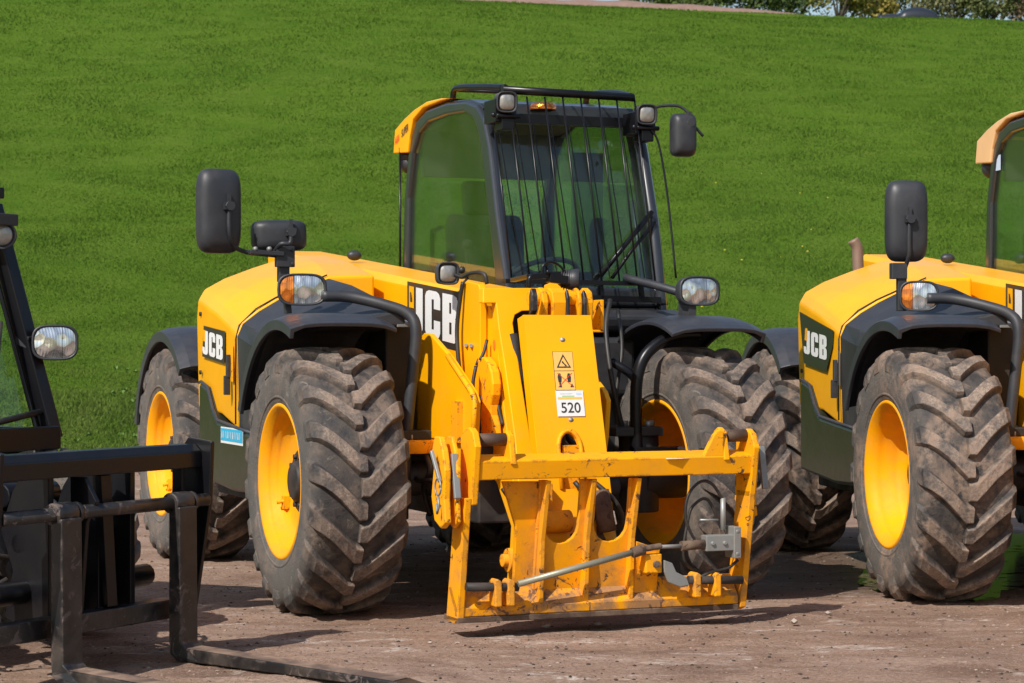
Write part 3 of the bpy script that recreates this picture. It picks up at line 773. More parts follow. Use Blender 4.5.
        bb = MB(); bb.bar((xo+.054,yk-.0,.79),(xo+.056,yk-.035,.60),.03,.018,(0,-1,0)); bb.bar((xo-.03,yk+.05,.80),(xo-.01,yk+.0,.67),.016,.02,(0,-1,0)); bb.each('latch_bar', M['steel'], car, bevel=.004)
    bb = MB(); q = Vector(P(438,487,X=-.90)); 
    bb.tube([q+Vector((.0,-.035*math.cos(R(a)),.035*math.sin(R(a)))) for a in range(0,360,20)]+[q+Vector((0,-.035,0))], .004, 6)
    bb.tube([q+Vector((0,.0,-.04)), q+Vector((0,-.01,-.08)), q+Vector((0,.01,-.11)), q+Vector((0,.02,-.07))], .006, 6); bb.build('lynch_pin', M['steel'], car)
    # bottom member: lip, shelf and gussets
    slab('bottom_rail', [(-.735,.085),(.615,.085),(.615,.125),(-.735,.125)], -.005, .03, mat=M['yellow_scraped'])
    bb = MB(); y = cy(.12)
    bb.add([(-.735,y+.0,.125),(.615,y,.125),(.615,y+.075,.215),(-.735,y+.075,.215),(-.735,y+.03,.10),(.615,y+.03,.10),(.615,y+.11,.205),(-.735,y+.11,.205)],
           [(0,1,2,3),(4,7,6,5),(0,4,5,1),(3,2,6,7),(0,3,7,4),(1,5,6,2)]); bb.build('bottom_shelf', M['yellow_scraped'], car, bevel=.004)
    bb = MB(); y = cy(.08)
    bb.box(-.735,.615,y-.012,y+.16,.060,.084); bb.build('wear_edge', M['rust'], car, bevel=.003)
    # centre plate with two U slots
    def XZ(px, py, Y=-1.13): q = P(px, py, Y=Y); return (q[0], q[2])
    def U(xa, xb, zt, zb, n=8):
        c = (xa+xb)/2; rr = (xb-xa)/2
        return [(xa, zt)]+[(c-rr*math.cos(R(180*k/n)), zb+rr-rr*math.sin(R(180*k/n))) for k in range(n+1)]+[(xb, zt)]
    xl = XZ(536,500)[0]; xr = XZ(634,500)[0]
    u1 = U(XZ(544,500)[0], XZ(577,500)[0], .666, .385); u2 = U(XZ(593,500)[0], XZ(626,500)[0], .666, .385)
    slab('centre_plate', [(xl,.13),(xl,.666)]+u1+u2+[(xr,.666),(xr,.13)], .06, .085)
    # left gusset plate, below the beam
    gx = [XZ(500,481), XZ(537,481), XZ(537,592), XZ(518,592), XZ(516,526)]
    slab('left_gusset', gx, .075, .10)
    slab('right_panel', [(xr,.13),(XZ(658,590)[0],.13),(XZ(658,590)[0],.345),(xr,.385)], .03, .055)
    for px in (538, 583, 628):
        x = XZ(px, 530)[0]
        bb = MB(); bb.prism([(cy(.666)+.01,.666),(cy(.3)+.015,.40),(cy(.13)+.005,.13),(cy(.13)+.09,.13),(cy(.666)+.09,.666)], 'X', x-.0, x+.022)
        bb.build('rib', M['yellow_low'], car, bevel=.003)
    bb = MB(); bb.box(-.33,-.23,-1.0,-.93,.50,.64); bb.cyl((-.33,-1.0,.47),(-.15,-1.0,.47),.05,16)
    bb.build('coupling_block', M['yellow_low'], car, bevel=.004)
    bb = MB(); bb.cyl((.0,-.99,.60),(.02,-1.03,.42),.042,16); bb.cyl((-.02,-.9,.55),(.02,-1.0,.3),.03,12); bb.build('coupling_ram', M['rust'], car)
    for pts_ in ([(-.45,-.95,.62),(-.38,-1.0,.50),(-.30,-.99,.42),(-.20,-.97,.50)], [(-.10,-.94,.64),(-.03,-1.0,.52),(-.08,-1.0,.42),(-.16,-.96,.40)], [(-.02,-.9,.66),(.08,-.98,.55),(.12,-.96,.45),(.05,-.9,.4)]):
        bb = MB(); bb.tube(smoothpts(pts_, 6), .012, 8); bb.build('hose', M['hose'], car)
    # locking rod, its ram and brackets
    yf = cy(.2)-.02
    A_ = Vector(P(518,584,Y=yf-.03))
    bb = MB(); bb.cyl(A_, Vector(P(632,552.5,Y=yf-.03)), .014, 12); bb.build('lock_rod', M['rod'], car)
    bb = MB(); 
    bb.cyl(Vector(P(632,553,Y=yf-.03)), Vector(P(644,549,Y=yf-.03)), .024, 12); bb.cyl(Vector(P(643,549,Y=yf-.03)), Vector(P(661,546,Y=yf-.03)), .014, 10)
    bb.build('rod_clevis', M['rust'], car, bevel=.003)
    bb = MB(); bb.cyl(P(655,547,Y=yf-.03), P(684,546,Y=yf-.03), .009, 10); bb.build('ram_rod', M['steel'], car)
    bb = MB(); bb.cyl(P(681,546,Y=yf-.03), P(706,544,Y=yf-.03), .022, 14); bb.build('ram_boot', M['rust'], car)
    bb = MB(); x0 = P(704,545,Y=yf-.03)[0]; x1 = P(732,545,Y=yf-.03)[0]
    bb.box(x0, x1, yf-.055, yf+.0, .335, .405); bb.box(x1-.005, x1+.03, yf-.062, yf+.03, .30, .44)
    for z in (.32,.42): bb.cyl((x1+.012,yf-.065,z),(x1+.012,yf-.05,z),.009,8)
    for x in (x0+.03, x0+.09): bb.cyl((x,yf-.065,.37),(x,yf-.05,.37),.010,8)
    bb.build('ram_bracket', M['steel'], car, bevel=.006)
    bb = MB(); c = P(653,564,Y=yf-.02); bb.box(c[0]-.04,c[0]+.04,yf-.03,yf+.05,c[2]-.04,c[2]+.045); bb.build('bracket_block', M['yellow_worn'], car, bevel=.006)
    bb = MB(); bb.cyl((c[0]+.01,yf-.045,c[2]),(c[0]+.01,yf-.02,c[2]),.016,10); bb.build('bolt', M['rust'], car)
    bb = MB(); pp = [P(x, y, Y=yf-.03) for x, y in ((664,560),(672,563),(676,572),(686,577),(689,585),(680,587),(668,582),(664,572))]
    bb.prism([(q[0], q[2]) for q in pp], 'Y', yf-.035, yf-.02); bb.build('bell_crank', M['steel'], car, bevel=.003)
    # sliding bolts left and right
    for xs, s in (((466,518),-1),((688,742),1)):
        bb = MB(); yy = 587 if s < 0 else 580
        bb.cyl(P(xs[0],yy,Y=yf-.01), P(xs[1],yy,Y=yf-.01), .019, 14); 
        bb.build('sliding_bolt', M['under'], car)
        bb = MB()
        for xx in ((495,508) if s < 0 else (694,714)):
            q = P(xx, yy, Y=yf); bb.prism([(q[0]-.012,.13),(q[0]-.014,q[2]+.025),(q[0]+.0,q[2]+.038),(q[0]+.020,q[2]+.025),(q[0]+.02,.13)], 'Y', yf-.035, yf+.04)
        bb.each('bolt_lug', M['yellow_low'], car, bevel=.006)
    bb = MB()
    T2 = lambda pts, rad: bb.tube(smoothpts(pts, 6), rad, 8)
    T2([P(x, y, Y=yf-.01) for x, y in ((723,500),(712,484),(700,482),(688,496),(686,520),(697,545))], .007)
    T2([P(x, y, Y=yf+.03) for x, y in ((722,530),(708,500),(694,505),(688,520),(684,560),(705,575))], .007)
    T2([P(x, y, Y=yf-.01) for x, y in ((738,560),(728,568),(712,572),(700,577))], .007)
    bb.build('hose', M['hose'], car)
    bb = MB(); bb.cyl(P(723,498,Y=yf-.01), P(723,530,Y=yf-.01), .012, 10); bb.cyl(P(700,520,Y=yf-.01), P(718,520,Y=yf-.01), .005, 8); bb.build('hose_fitting', M['steel'], car)
    if mid: flatpoly([[(.0,.0),(.012,.02),(.004,.035),(-.004,.02)],[(-.02,.01),(.0,.012),(.0,.018),(-.02,.016)]], M['ink'], car, (-.766,-1.10,.36), (0,-1,0), (0,0,1), .002, 'pen_mark')

    # ---- tubes round the front axle (hydraulic guard rails)
    b = MB(); b.tube(smoothpts([P(322,296,Y=.10), P(350,297,Y=.08), P(385,305,Y=.0), P(408,314,Y=-.05), P(416,330,Y=-.08), P(413,370,Y=-.08), P(407,430,Y=-.08), P(405,480,Y=-.08)], 6), .028, 12)
    b.build('guard_rail', M['plastic'], r)
    b = MB(); b.tube(smoothpts([P(700,334,Y=-.1), P(680,335,Y=-.1), P(662,341,Y=-.1), P(645,356,Y=-.1), P(637,380,Y=-.1), P(636,420,Y=-.1), P(637,452,Y=-.1)], 6), .03, 12)
    b.tube(smoothpts([P(612,362,Y=.1), P(628,372,Y=0), P(636,380,Y=-.1)], 5), .022, 10); b.bar(P(632,450,Y=-.1), P(675,450,Y=-.1), .06, .03)
    b.build('guard_rail', M['black'], r)

    # ---- cab
    CX0, CX1 = (.17, 1.085) if mid else (.105, 1.085)
    RZ = 0. if mid else -.03
    outl = [(2.18,1.30),(2.18,1.70),(2.15,2.10),(2.06,2.44),(1.95,2.555),(1.78,2.60),(1.45,2.61),(1.15,2.59),(.98,2.55),(.88,2.47),(.80,2.30),(.68,1.90),(.56,1.57),(.50,1.30)]
    inn = [(2.10,1.40),(2.10,1.70),(2.08,2.10),(2.0,2.36),(1.9,2.48),(1.75,2.53),(1.45,2.54),(1.18,2.53),(1.04,2.48),(.97,2.40),(.91,2.25),(.80,1.88),(.71,1.57),(.68,1.40)]
    b = MB()
    outl = [(y, z-(.022-RZ)*max(0,min(1,(z-2.3)/.2))) for y, z in outl]; inn = [(y, z-(.022-RZ)*max(0,min(1,(z-2.3)/.2))) for y, z in inn]
    for x0, x1 in ((CX0, CX0+.05), (CX1-.05, CX1)):
        n = len(outl); v = []
        for x in (x0, x1):
            v += [(x, y, z) for y, z in outl]+[(x, y, z) for y, z in inn]
        f = []
        for i in range(n):
            j = (i+1) % n
            f += [(i, j, n+j, n+i), (2*n+i, 3*n+i, 3*n+j, 2*n+j), (i, 2*n+i, 2*n+j, j), (n+i, n+j, 3*n+j, 3*n+i)]
        b.add(v, f)
    # cross members and roof
    def cross(y0, z0, y1, z1): b.bar((CX0+.03,y0,z0),(CX1-.03,y0,z0), y1, z1)
    b.bar((CX0+.03,.93,2.49),(CX1-.03,.93,2.49),.10,.09); b.bar((CX0+.03,2.08,2.40),(CX1-.03,2.08,2.40),.08,.12); b.bar((CX0+.03,2.14,1.62),(CX1-.03,2.14,1.62),.06,.14)
    b.bar((CX0+.05,.59,1.50),(CX1-.05,.59,1.50),.06,.10)
    b.tube([(CX1-.03,.56,1.45),(CX1-.03,.66,1.9),(CX1-.03,.80,2.3),(CX1-.03,.9,2.48)], .035, 10)
    cab = b.build('cab_frame', M['black_gloss'], r, bevel=.018)
    cab.modifiers[0].segments = 3; cab.modifiers[0].angle_limit = R(50)
    b = MB(); top = [(1.95,2.54),(1.78,2.587),(1.45,2.597),(1.15,2.577),(.98,2.537),(.93,2.51),(.95,2.485),(1.45,2.545),(1.9,2.51)]
    b.prism([(y, z+RZ) for y, z in top], 'X', CX0+.02, CX1-.02); b.build('roof', M['black_gloss'], cab, bevel=.006)
    b = MB(); b.prism([(1.88,2.50),(1.45,2.545),(1.1,2.52),(1.1,2.50),(1.45,2.52),(1.88,2.47)], 'X', CX0+.06, CX1-.06); b.box(CX0+.06,CX1-.06,1.99,2.03,2.22,2.5); b.build('headliner', M['headliner'], cab)
    # lower body of the cab
    b = MB(); b.prism([(.48,.62),(.46,.95),(.52,1.20),(.54,1.42),(.60,1.46),(2.16,1.46),(2.16,.62)], 'X', CX0+.005, CX1-.005)
    b.build('cab_body', M['plastic'], r, bevel=.02)
    b = MB(); b.prism([(.50,1.30),(.36,1.33),(.34,1.40),(.50,1.44)], 'X', CX0-.02, CX1+.03); b.prism([(.46,.95),(.36,1.0),(.34,1.28),(.50,1.31)], 'X', CX0+.12, CX1-.28)
    b.build('front_panel', M['plastic'], r, bevel=.02)
    # glazing
    b = MB(); b.prism([(y, z) for y, z in inn], 'X', CX0+.018, CX0+.024); b.build('side_window', M['glass'], cab)
    b = MB(); b.prism([(y, z) for y, z in inn], 'X', CX1-.024, CX1-.018); b.build('door_window', M['glass'], cab)
    fr = [(.575,1.53),(.65,1.75),(.70,1.90),(.83,2.30),(.89,2.44)]
    b = MB(); b.loft([[(CX0+.05,y,z),(CX1-.05,y,z),(CX1-.05,y+.006,z),(CX0+.05,y+.006,z)] for y, z in fr]); b.build('windscreen', M['screen'], cab)
    b = MB(); b.box(CX0+.05,CX1-.05,2.115,2.12,1.69,2.36); b.build('rear_window', M['glass'], cab)
    b = MB()
    b.box(P(548,200,Y=2.1)[0],P(554,200,Y=2.1)[0],2.09,2.13,1.6,2.40); b.box(P(574,200,Y=2.1)[0],P(603,200,Y=2.1)[0],2.10,2.14,1.6,2.40)
    b.box(.22,.98,1.98,2.02,1.46,1.66); b.build('rear_guard', M['black'], cab)
    # roof fairing
    o2 = [(2.42,2.545),(2.43,2.40),(2.18,2.385),(2.06,2.47),(1.97,2.575),(1.80,2.622),(1.48,2.63),(1.36,2.632),(1.45,2.655),(1.75,2.665),(1.98,2.64),(2.2,2.60)]
    o2 = [(2.27,2.51),(2.30,2.375),(2.05,2.36),(2.02,2.44),(1.96,2.54),(1.79,2.592),(1.5,2.602),(1.36,2.602),(1.5,2.615),(1.72,2.62),(1.93,2.595),(2.10,2.56)]
    o2 = [(y, z+RZ) for y, z in o2]
    b = MB(); b.prism(o2, 'X', CX0-.015, CX1+.015)
    rf = b.build('roof_fairing', M['yellow_cover'] if mid else M['sky_sheen_roof'], r, bevel=.008)
    if mid:
        me = text_mesh('fairing_text', 'SUPER', .062, .001)
        d = Vector((0,-1,.26)).normalized(); place(me, M['ink'], rf, (CX0-.015,2.085,2.488), d, (0,.0,1), .003, sx=.72, name='fairing_text')
        me = text_mesh('fairing_text', 'AGRI', .055, .001); place(me, M['red'], rf, (CX0-.015,2.222,2.447), d, (0,0,1), .003, sx=.62, name='fairing_text')
    b = MB(); b.cyl((CX0+.06,2.22,2.33),(CX0+.06,2.22,2.37),.06,16); b.sphere((CX0+.06,2.22,2.31),.06,14,8); b.build('rear_work_light', M['plastic'], r)
    # interior
    b = MB(); b.box(.36,.86,1.45,1.95,1.18,1.34)
    b.prism([(1.86,1.30),(2.0,1.34),(2.06,1.95),(2.0,2.02),(1.93,1.95)], 'X', .38, .84); b.prism([(1.97,2.0),(2.04,2.0),(2.07,2.20),(2.0,2.21)], 'X', .48, .74)
    b.box(.30,.36,1.5,1.95,1.4,1.48); b.box(.86,.92,1.5,1.95,1.4,1.48)
    b.build('seat', M['seatcloth'], r, bevel=.03)
    b = MB(); c = Vector((.60,1.08,1.62)); ax = Matrix.Rotation(R(-28), 3, 'X')
    ring = [c+ax@Vector((.19*math.cos(R(a)),.19*math.sin(R(a)),0)) for a in range(0, 361, 15)]
    b.tube(ring, .014, 8)
    for a in (90, 210, 330): b.bar(c, c+ax@Vector((.19*math.cos(R(a)),.19*math.sin(R(a)),0)), .03, .012)
    b.cyl(c, c+ax@Vector((0,.0,-.35)), .035, 12); b.sphere(c+ax@Vector((-.17,0,.04)), .022, 10, 8)
    b.build('steering_wheel', M['interior'], r)
    b = MB(); b.prism([(.64,1.44),(.64,1.52),(.80,1.56),(1.02,1.50),(1.02,1.44)], 'X', .26, .93); b.box(.20,.30,1.25,1.9,1.44,1.62); b.cyl((.26,1.35,1.6),(.24,1.30,1.78),.014,8); b.sphere((.24,1.30,1.80),.03,10,8)
    b.build('dashboard', M['interior'], r, bevel=.015)
    b = MB(); b.bar((.27,1.95,1.55),(.27,1.95,1.9),.02,.02); b.bar((.27,1.95,1.9),(.27,1.80,1.92),.02,.02); b.bar((.27,1.95,1.72),(.27,1.86,1.70),.03,.03); b.build('window_latch', M['black'], cab)
    # wiper, parked low on the machine's left
    b = MB(); b.tube([P(652,212,Y=.62),P(625,245,Y=.585),P(600,276,Y=.55)], .014, 8); b.tube([P(655,222,Y=.62),P(632,250,Y=.59),P(612,278,Y=.56)], .010, 8); b.build('wiper', M['black'], cab)
    b = MB(); b.tube([(.985,.62,1.50),(.985,.70,1.80),(.985,.76,2.02)], .012, 8); b.build('grab_rail', M['steel'], cab)
    if mid:
        # roof guard
        b = MB()
        zg = 2.60
        b.tube(smoothpts([(.20,1.42,2.58),(.20,1.40,2.645),(.20,1.30,2.655),(.20,.95,2.62),(.21,.66,2.585)], 5), .018, 8)
        b.tube(smoothpts([(1.0,1.42,2.58),(1.0,1.40,2.645),(1.0,1.30,2.655),(.98,.95,2.62),(.93,.66,2.57)], 5), .018, 8)
        b.tube([(.19,.66,2.575),(.94,.66,2.565)], .022, 10)
        for x in (.25,.45,.62,.80): b.tube([(x,.66,2.580),(x,1.0,2.625),(x,1.40,2.655)], .006, 6)
        b.tube([(.20,1.38,2.65),(1.0,1.38,2.65)], .010, 8)
        b.box(.23,1.02,.80,.86,2.42,2.47)
        rg = b.build('roof_guard', M['black'], r)
        b = MB(); b.lathe([(2.50,.07),(2.520,.072),(2.535,.06),(2.538,0)], (.50,.85,0), 20, 'Z'); b.build('beacon', M['amber'], r)
        # windscreen guard of thin bars
        b = MB()
        for i in range(9):
            q = P(512+17.9*i, 281, Y=.45); t_ = P(491+17.9*i, 97, Y=.66); t_ = Vector(t_); q = Vector(q)
            if i == 0: t_ = q.lerp(t_, .80)
            if i == 1: t_ = q.lerp(t_, .95)
            pts = [t_, q.lerp(t_, .5)+Vector((0,-.004,0)), q]
            b.tube(pts, .0052, 6)
        b.tube(smoothpts([P(650,128,Y=.62), P(659,145,Y=.60), P(668,200,Y=.55), P(676,278,Y=.45)], 5), .006, 8)
        b.bar(P(504,281,Y=.46), P(660,284,Y=.46), .05, .022); b.bar(P(508,296,Y=.47), P(660,300,Y=.47), .03, .03)
        for px in (545, 600, 640): b.bar(P(px,283,Y=.47), P(px+2,298,Y=.47), .03, .02, up=(1,0,0))
        for i in range(8):  # added dark bars standing in for the guard's reflections in the glass
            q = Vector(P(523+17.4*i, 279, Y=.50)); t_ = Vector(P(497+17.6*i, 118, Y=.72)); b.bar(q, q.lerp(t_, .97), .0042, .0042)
        b.build('guard_and_reflections', M['black'], r)
        # roof work lights with brackets
        for x in (.215, 1.0):
            yq = .60
            c = P(507 if x < .5 else 647, 102 if x < .5 else 114.5, Y=yq)
            work_light(r, c, (-.15,-1,-.08), .046, .10, True)
            b = MB(); b.box(c[0]-.05,c[0]+.07,.64,.80,c[2]-.10,c[2]+.02); b.box(c[0]-.02,c[0]+.05,.62,.72,c[2]-.14,c[2]-.08); b.cyl((c[0]-.05,.62,c[2]-.07),(c[0]+.08,.62,c[2]-.07),.014,8)
            b.sphere((c[0]-.075,.60,c[2]-.07), .014, 8, 6); b.build('lamp_bracket', M['black'], r, bevel=.008)
        # left-hand mirror, high on the pillar
        c = P(683.5,135,Y=.55)
        mirror(r, c, (-.12,-1,0), .070, .115, [P(655,108,Y=.6), P(662,106,Y=.6), P(678,106,Y=.58), P(688,113,Y=.56), P(691,124,Y=.54), P(696,128,Y=.52), P(703,136,Y=.52)], roll=0, knob=P(690,123,Y=.52), r=.008, e=.38)
        # lights on the boom
        work_light(r, P(448,273.5,X=-.36), (-.1,-1,0), .046, .07, True)
        b = MB(); b.tube(smoothpts([P(455,275,X=-.33), P(463,277,X=-.31), P(472,273,X=-.31), P(484,274,X=-.29), P(487,284,X=-.28)], 5), .010, 8); b.tube(smoothpts([P(468,278,X=-.3), P(463,284,X=-.33), P(458,300,X=-.34)], 4), .006, 6); b.sphere(P(462,270,X=-.3), .018, 8, 6)
        b.build('lamp_bracket', M['hose'], r)
        work_light(r, P(577,280,Y=-.50), (.95,-.45,-.05), .045, .09)
        b = MB(); yq = -.50
        b.tube(smoothpts([P(529,288,Y=yq), P(530,278,Y=yq), P(538,276,Y=yq), P(555,275,Y=yq)], 5), .014, 8)
        b.bar(P(530,277,Y=yq), P(560,274,Y=yq), .03, .025); b.bar(P(548,278,Y=yq), P(570,281,Y=yq), .05, .04)
        b.tube(smoothpts([P(543,277,Y=yq), P(543,266,Y=yq), P(551,262,Y=yq), P(560,266,Y=yq), P(566,274,Y=yq)], 5), .007, 6)
        b.bar(P(513,280,Y=-.1), P(530,276,Y=-.4), .03, .02); b.sphere(P(548,272,Y=yq-.02), .012, 8, 6)
        b.build('lamp_bracket', M['black'], r, bevel=.003)
    # ---- headlamps on the fenders, with the engine-side mirrors
    fwd = (-.20,-1,0)
    if mid:
        headlamp(r, P(302,289.5,Y=.12), fwd, .118, .077, -1)
        headlamp(r, P(699,291,Y=-.02), (.0,-1,0), .112, .075, 1, amber=False)
        b = MB(); b.tube(smoothpts([(1.0,.10,1.50),(.90,.25,1.55),(.80,.46,1.60)], 4), .022, 8); b.box(.93,.97,-.02,.10,1.36,1.56); b.build('headlamp_bracket', M['plastic'], r)
        yq = .16
        b = MB(); b.box(-1.15,-1.10,yq-.01,yq+.04,1.55,1.73); b.box(-1.17,-1.08,yq-.03,yq+.01,1.62,1.72); b.bar((-1.10,yq+.02,1.40),(-1.12,yq+.02,1.62),.035,.03)
        for z in (1.635,1.70): b.cyl((-1.095,yq-.045,z),(-1.095,yq-.03,z),.008,8)
        b.build('mirror_bracket', M['plastic'], r, bevel=.004)
        mirror(r, P(219,211,Y=yq), (.10,-1,0), .108, .200, [P(280,256,Y=yq), P(262,254,Y=yq), P(246,252,Y=yq), P(234,246,Y=yq-.03), P(229.5,232,Y=yq-.06), P(229,208,Y=yq-.06)], knob=P(229,206,Y=yq-.06))
        mirror(r, P(279,235.5,Y=yq+.03), (-.12,-1,0), .133, .074, [P(275,251,Y=yq), P(281,244,Y=yq-.05), P(290,243,Y=yq-.06), P(291,232,Y=yq-.055)], knob=P(291,232,Y=yq-.045), roll=R(-1))
        b = MB(); b.bar(P(249,252,Y=yq-.02), P(283,254,Y=yq-.02), .05, .022); b.build('mirror_bar', M['plastic'], r, bevel=.004)
        b = MB()
        for x in (255,269): b.lathe([(0,.012),(-.012,.012),(-.018,.006),(-.019,0)], P(x,249,Y=yq-.03), 12, 'Y')
        b.each('bolt', M['steel'], r)
    else:
        Q = lambda x, y, Y: P(x, y, Y=Y, o=RO, th=RTH)
        headlamp(r, Q(919,296,.12), (-.25,-1,0), .098, .077, -1)
        headlamp(r, (1.02,-.02,1.52), (.0,-1,0), .112, .075, 1, amber=False)
        yq = .16
        b = MB(); z1 = Q(898,270,yq)
        b.box(z1[0]-.04,z1[0]+.04,yq-.03,yq+.02,1.58,1.66); b.box(z1[0]-.005,z1[0]+.04,yq-.02,yq+.02,1.42,1.66); b.build('mirror_bracket', M['plastic'], r, bevel=.004)
        mirror(r, Q(906.5,221,yq), (-.05,-1,0), .107, .205, [Q(905,268,yq), Q(909,255,yq-.05), Q(909,240,yq-.06), Q(909.5,222,yq-.06)], knob=Q(910,219,yq-.06))
        # hot exhaust stack behind the cover
        b = MB(); a0 = Q(859,292,2.3); a1 = Q(858,262,2.3); a2 = Q(853,240,2.3)
        b.tube(smoothpts([a0, a1, Q(857,248,2.3), a2], 6), [.034]*19, 14); b.build('exhaust_pipe', M['rusty_pipe'], r)
        b = MB(); q = [P(x,y,X=CX0+.026,o=RO,th=RTH) for x,y in ((1000,152),(1006,152),(1006,163),(1000,163))]
        flatpoly([(0,0),(.08,0),(.08,.09),(0,.09)], M['blue_ink'], cab, (CX0+.012,2.02,2.28), (0,-1,0), (0,0,1), .001, 'window_sticker')
    # small round filler cap beyond the boom
    b = MB(); c = P(362,262,X=-.1) if mid else P(930,250,X=-.1,o=RO,th=RTH)
    b.sphere((-.1,2.25,1.77), .03, 14, 10, (1.5,1,1)); b.build('hose_guard', M['plastic'], r)
    b = MB(); b.tube([(.16,2.19,1.3),(.16,2.19,2.4)], .007, 6); b.build('cab_pipe', M['black'], cab)
    # pale piece under the guard rail
    b = MB(); b.prism([(.15,1.345),(.15,1.372),(-.02,1.352),(-.02,1.335)], 'X', -.62, -.52); b.build('tool_tray', M['steel'], r, bevel=.003)
    return r

RTH = 8.0
_x = (928-512)/FPX*10.9
RO = (_x+.022+.96*math.cos(R(RTH)), 10.9+.96*math.sin(R(RTH)))
mid = telehandler('telehandler', (.02,10.76,0), R(22), 'mid')
tag(mid, 'yellow telehandler in the middle with number 520 on its boom and barred windscreen', 'telehandler', 'yellow telehandlers parked in a row')
rt = telehandler('telehandler', (RO[0],RO[1],0), R(RTH), 'right')
tag(rt, 'yellow telehandler cut off at the right edge with one tall mirror', 'telehandler', 'yellow telehandlers parked in a row')

# ------------------------------------------------------------------ compact loader with black pallet forks, left
LO, LTH = (-2.33, 9.03), 60.0
def compact():
    r = empty('compact_loader', (LO[0],LO[1],0), R(LTH))
    Q = lambda x, y, **k: P(x, y, o=LO, th=LTH, **k)
    k = .405/.628
    for x, y, s in ((.66,0,0),(-.66,0,.3),(.66,1.55,.6),(-.66,1.55,.9)): wheel(r, x, y, k=k, wk=.95, spin=s, tm='tyre_b')
    b = MB(); b.box(-.40,.32,.15,2.0,.40,.70); b.box(-.60,.60,.45,1.2,.35,.80); b.cyl((-.6,0,.4),(.6,0,.4),.09,14); b.cyl((-.6,1.55,.4),(.6,1.55,.4),.09,14); b.build('chassis', M['under'], r, bevel=.02)
    b = MB(); b.prism([(1.15,.6),(1.15,1.25),(2.1,1.05),(2.25,.9),(2.25,.5)], 'X', -.6, .6); b.build('engine_cover', M['yellow_cover'], r, bevel=.04)
    # cab frame
    b = MB(); T = []
    fx = .66
    def pil(x0,y0,z0,x1,y1,z1,w=.06): b.bar((x0,y0,z0),(x1,y1,z1),w,w,up=(1,0,0))
    for s in (1,-1):
        pil(s*fx,.0,.84,s*.56,.26,1.86,.07); pil(s*.56,.26,1.86,s*.56,1.1,1.88); pil(s*.64,1.15,.84,s*.56,1.1,1.88)
        pil(s*fx,.0,.86,s*.64,1.15,.86)
        b.bar((s*(fx-.06),.03,.86),(s*.50,.28,1.84),.018,.02); b.bar((s*(fx+.02),.05,.88),(s*.6,.26,1.8),.014,.02)
    b.bar((-.56,.26,1.86),(.56,.26,1.86),.08,.08); b.bar((-.56,1.1,1.88),(.56,1.1,1.88),.06,.06); b.bar((-fx,.0,.85),(fx,.0,.85),.05,.05); b.box(-.60,.60,.22,1.15,1.89,1.94)
    b.prism([(.03,.74),(-.03,.86),(.06,.86),(.5,.80),(.3,.70),(.12,.68)], 'X', fx-.05, fx-.01)
    b.prism([(.03,.74),(-.03,.86),(.06,.86),(.5,.80),(.3,.70),(.12,.68)], 'X', -.30, -.26)
    b.prism([(-fx-.02,.80),(fx-.01,.80),(fx-.01,.865),(fx-.02,.90),(-fx-.02,.90)], 'Y', -.06, -.02)
    cab = b.build('cab_frame', M['black'], r, bevel=.006)
    b = MB(); b.add([(-.6,.05,.9),(.6,.05,.9),(.52,.27,1.83),(-.52,.27,1.83)], [(0,1,2,3)]); b.build('windscreen', M['screen'], cab)
    b = MB(); b.add([(.63,.08,.9),(.62,1.1,.9),(.56,1.06,1.83),(.55,.3,1.83)], [(0,1,2,3)]); b.build('side_window', M['glass'], cab)
    b = MB(); b.tube([(.60,.02,.96),(.30,.0,.92),(.1,-.01,.9)], .014, 8); b.tube([(.47,.12,1.35),(.34,.04,1.0),(.30,.0,.9)], .009, 6); b.tube([(.42,.22,1.75),(.36,.1,1.3),(.33,.03,.98)],.007,6); b.build('wiper', M['hose'], cab)
    b = MB(); b.box(-.2,.2,.7,.85,.85,1.45); b.box(-.2,.2,.4,.75,.85,.98); b.build('seat', M['seatcloth'], r, bevel=.03)
    headlamp(r, Q(55,342.5,Y=-.02), (-.72,-.69,0), .100, .078, 1, amber=False)
    b = MB(); q = Q(57,342.5,Y=-.02); b.bar((q[0]-.06,.08,q[2]),(.6,.14,q[2]+.02),.04,.05); b.build('headlamp_bracket', M['plastic'], r)
    work_light(r, Q(2,235,Y=.12), (-.7,-.7,-.05), .052, .08)
    b = MB(); q = Q(2,222,Y=.12); b.obox((q[0]-.02,.15,q[2]+.01),(.16,.14,.05),Matrix.Identity(3)); b.tube([(q[0]-.05,.2,q[2]),(q[0]-.05,.2,q[2]+.12)],.008,6); b.build('lamp_bracket', M['plastic'], r, bevel=.012)
    # loader head and fork frame
    yc = -.93
    b = MB(); b.prism([(.3,.9),(-.35,.80),(-.55,.55),(-.80,.30),(-.80,.20),(-.62,.22),(-.4,.4),(-.1,.6),(.3,.65)], 'X', -.20, -.16); b.prism([(.3,.9),(-.35,.80),(-.55,.55),(-.80,.30),(-.80,.20),(-.62,.22),(-.4,.4),(-.1,.6),(.3,.65)], 'X', .02, .06)
    b.cyl((-.2,-.5,.66),(.1,-.5,.66),.05,14); b.cyl((-.07,.1,.6),(-.07,-.75,.40),.045,14); b.cyl((-.55,-.78,.32),(.35,-.78,.32),.045,14); b.cyl((.12,.1,.55),(.12,-.7,.60),.04,12)
    b.build('loader_arm', M['black'], r, bevel=.006)
    b = MB()
    for x in (-.38,-.10,.09):
        b.prism([(yc+.10,.84),(yc+.02,.80),(yc+.02,.20),(yc+.12,.16),(yc+.24,.22),(yc+.20,.40),(yc+.26,.55),(yc+.20,.70)], 'X', x, x+.03)
    b.cyl((-.38,yc+.17,.50),(.12,yc+.17,.50),.04,14)
    hitch = b.build('quick_hitch', M['black'], r, bevel=.004)
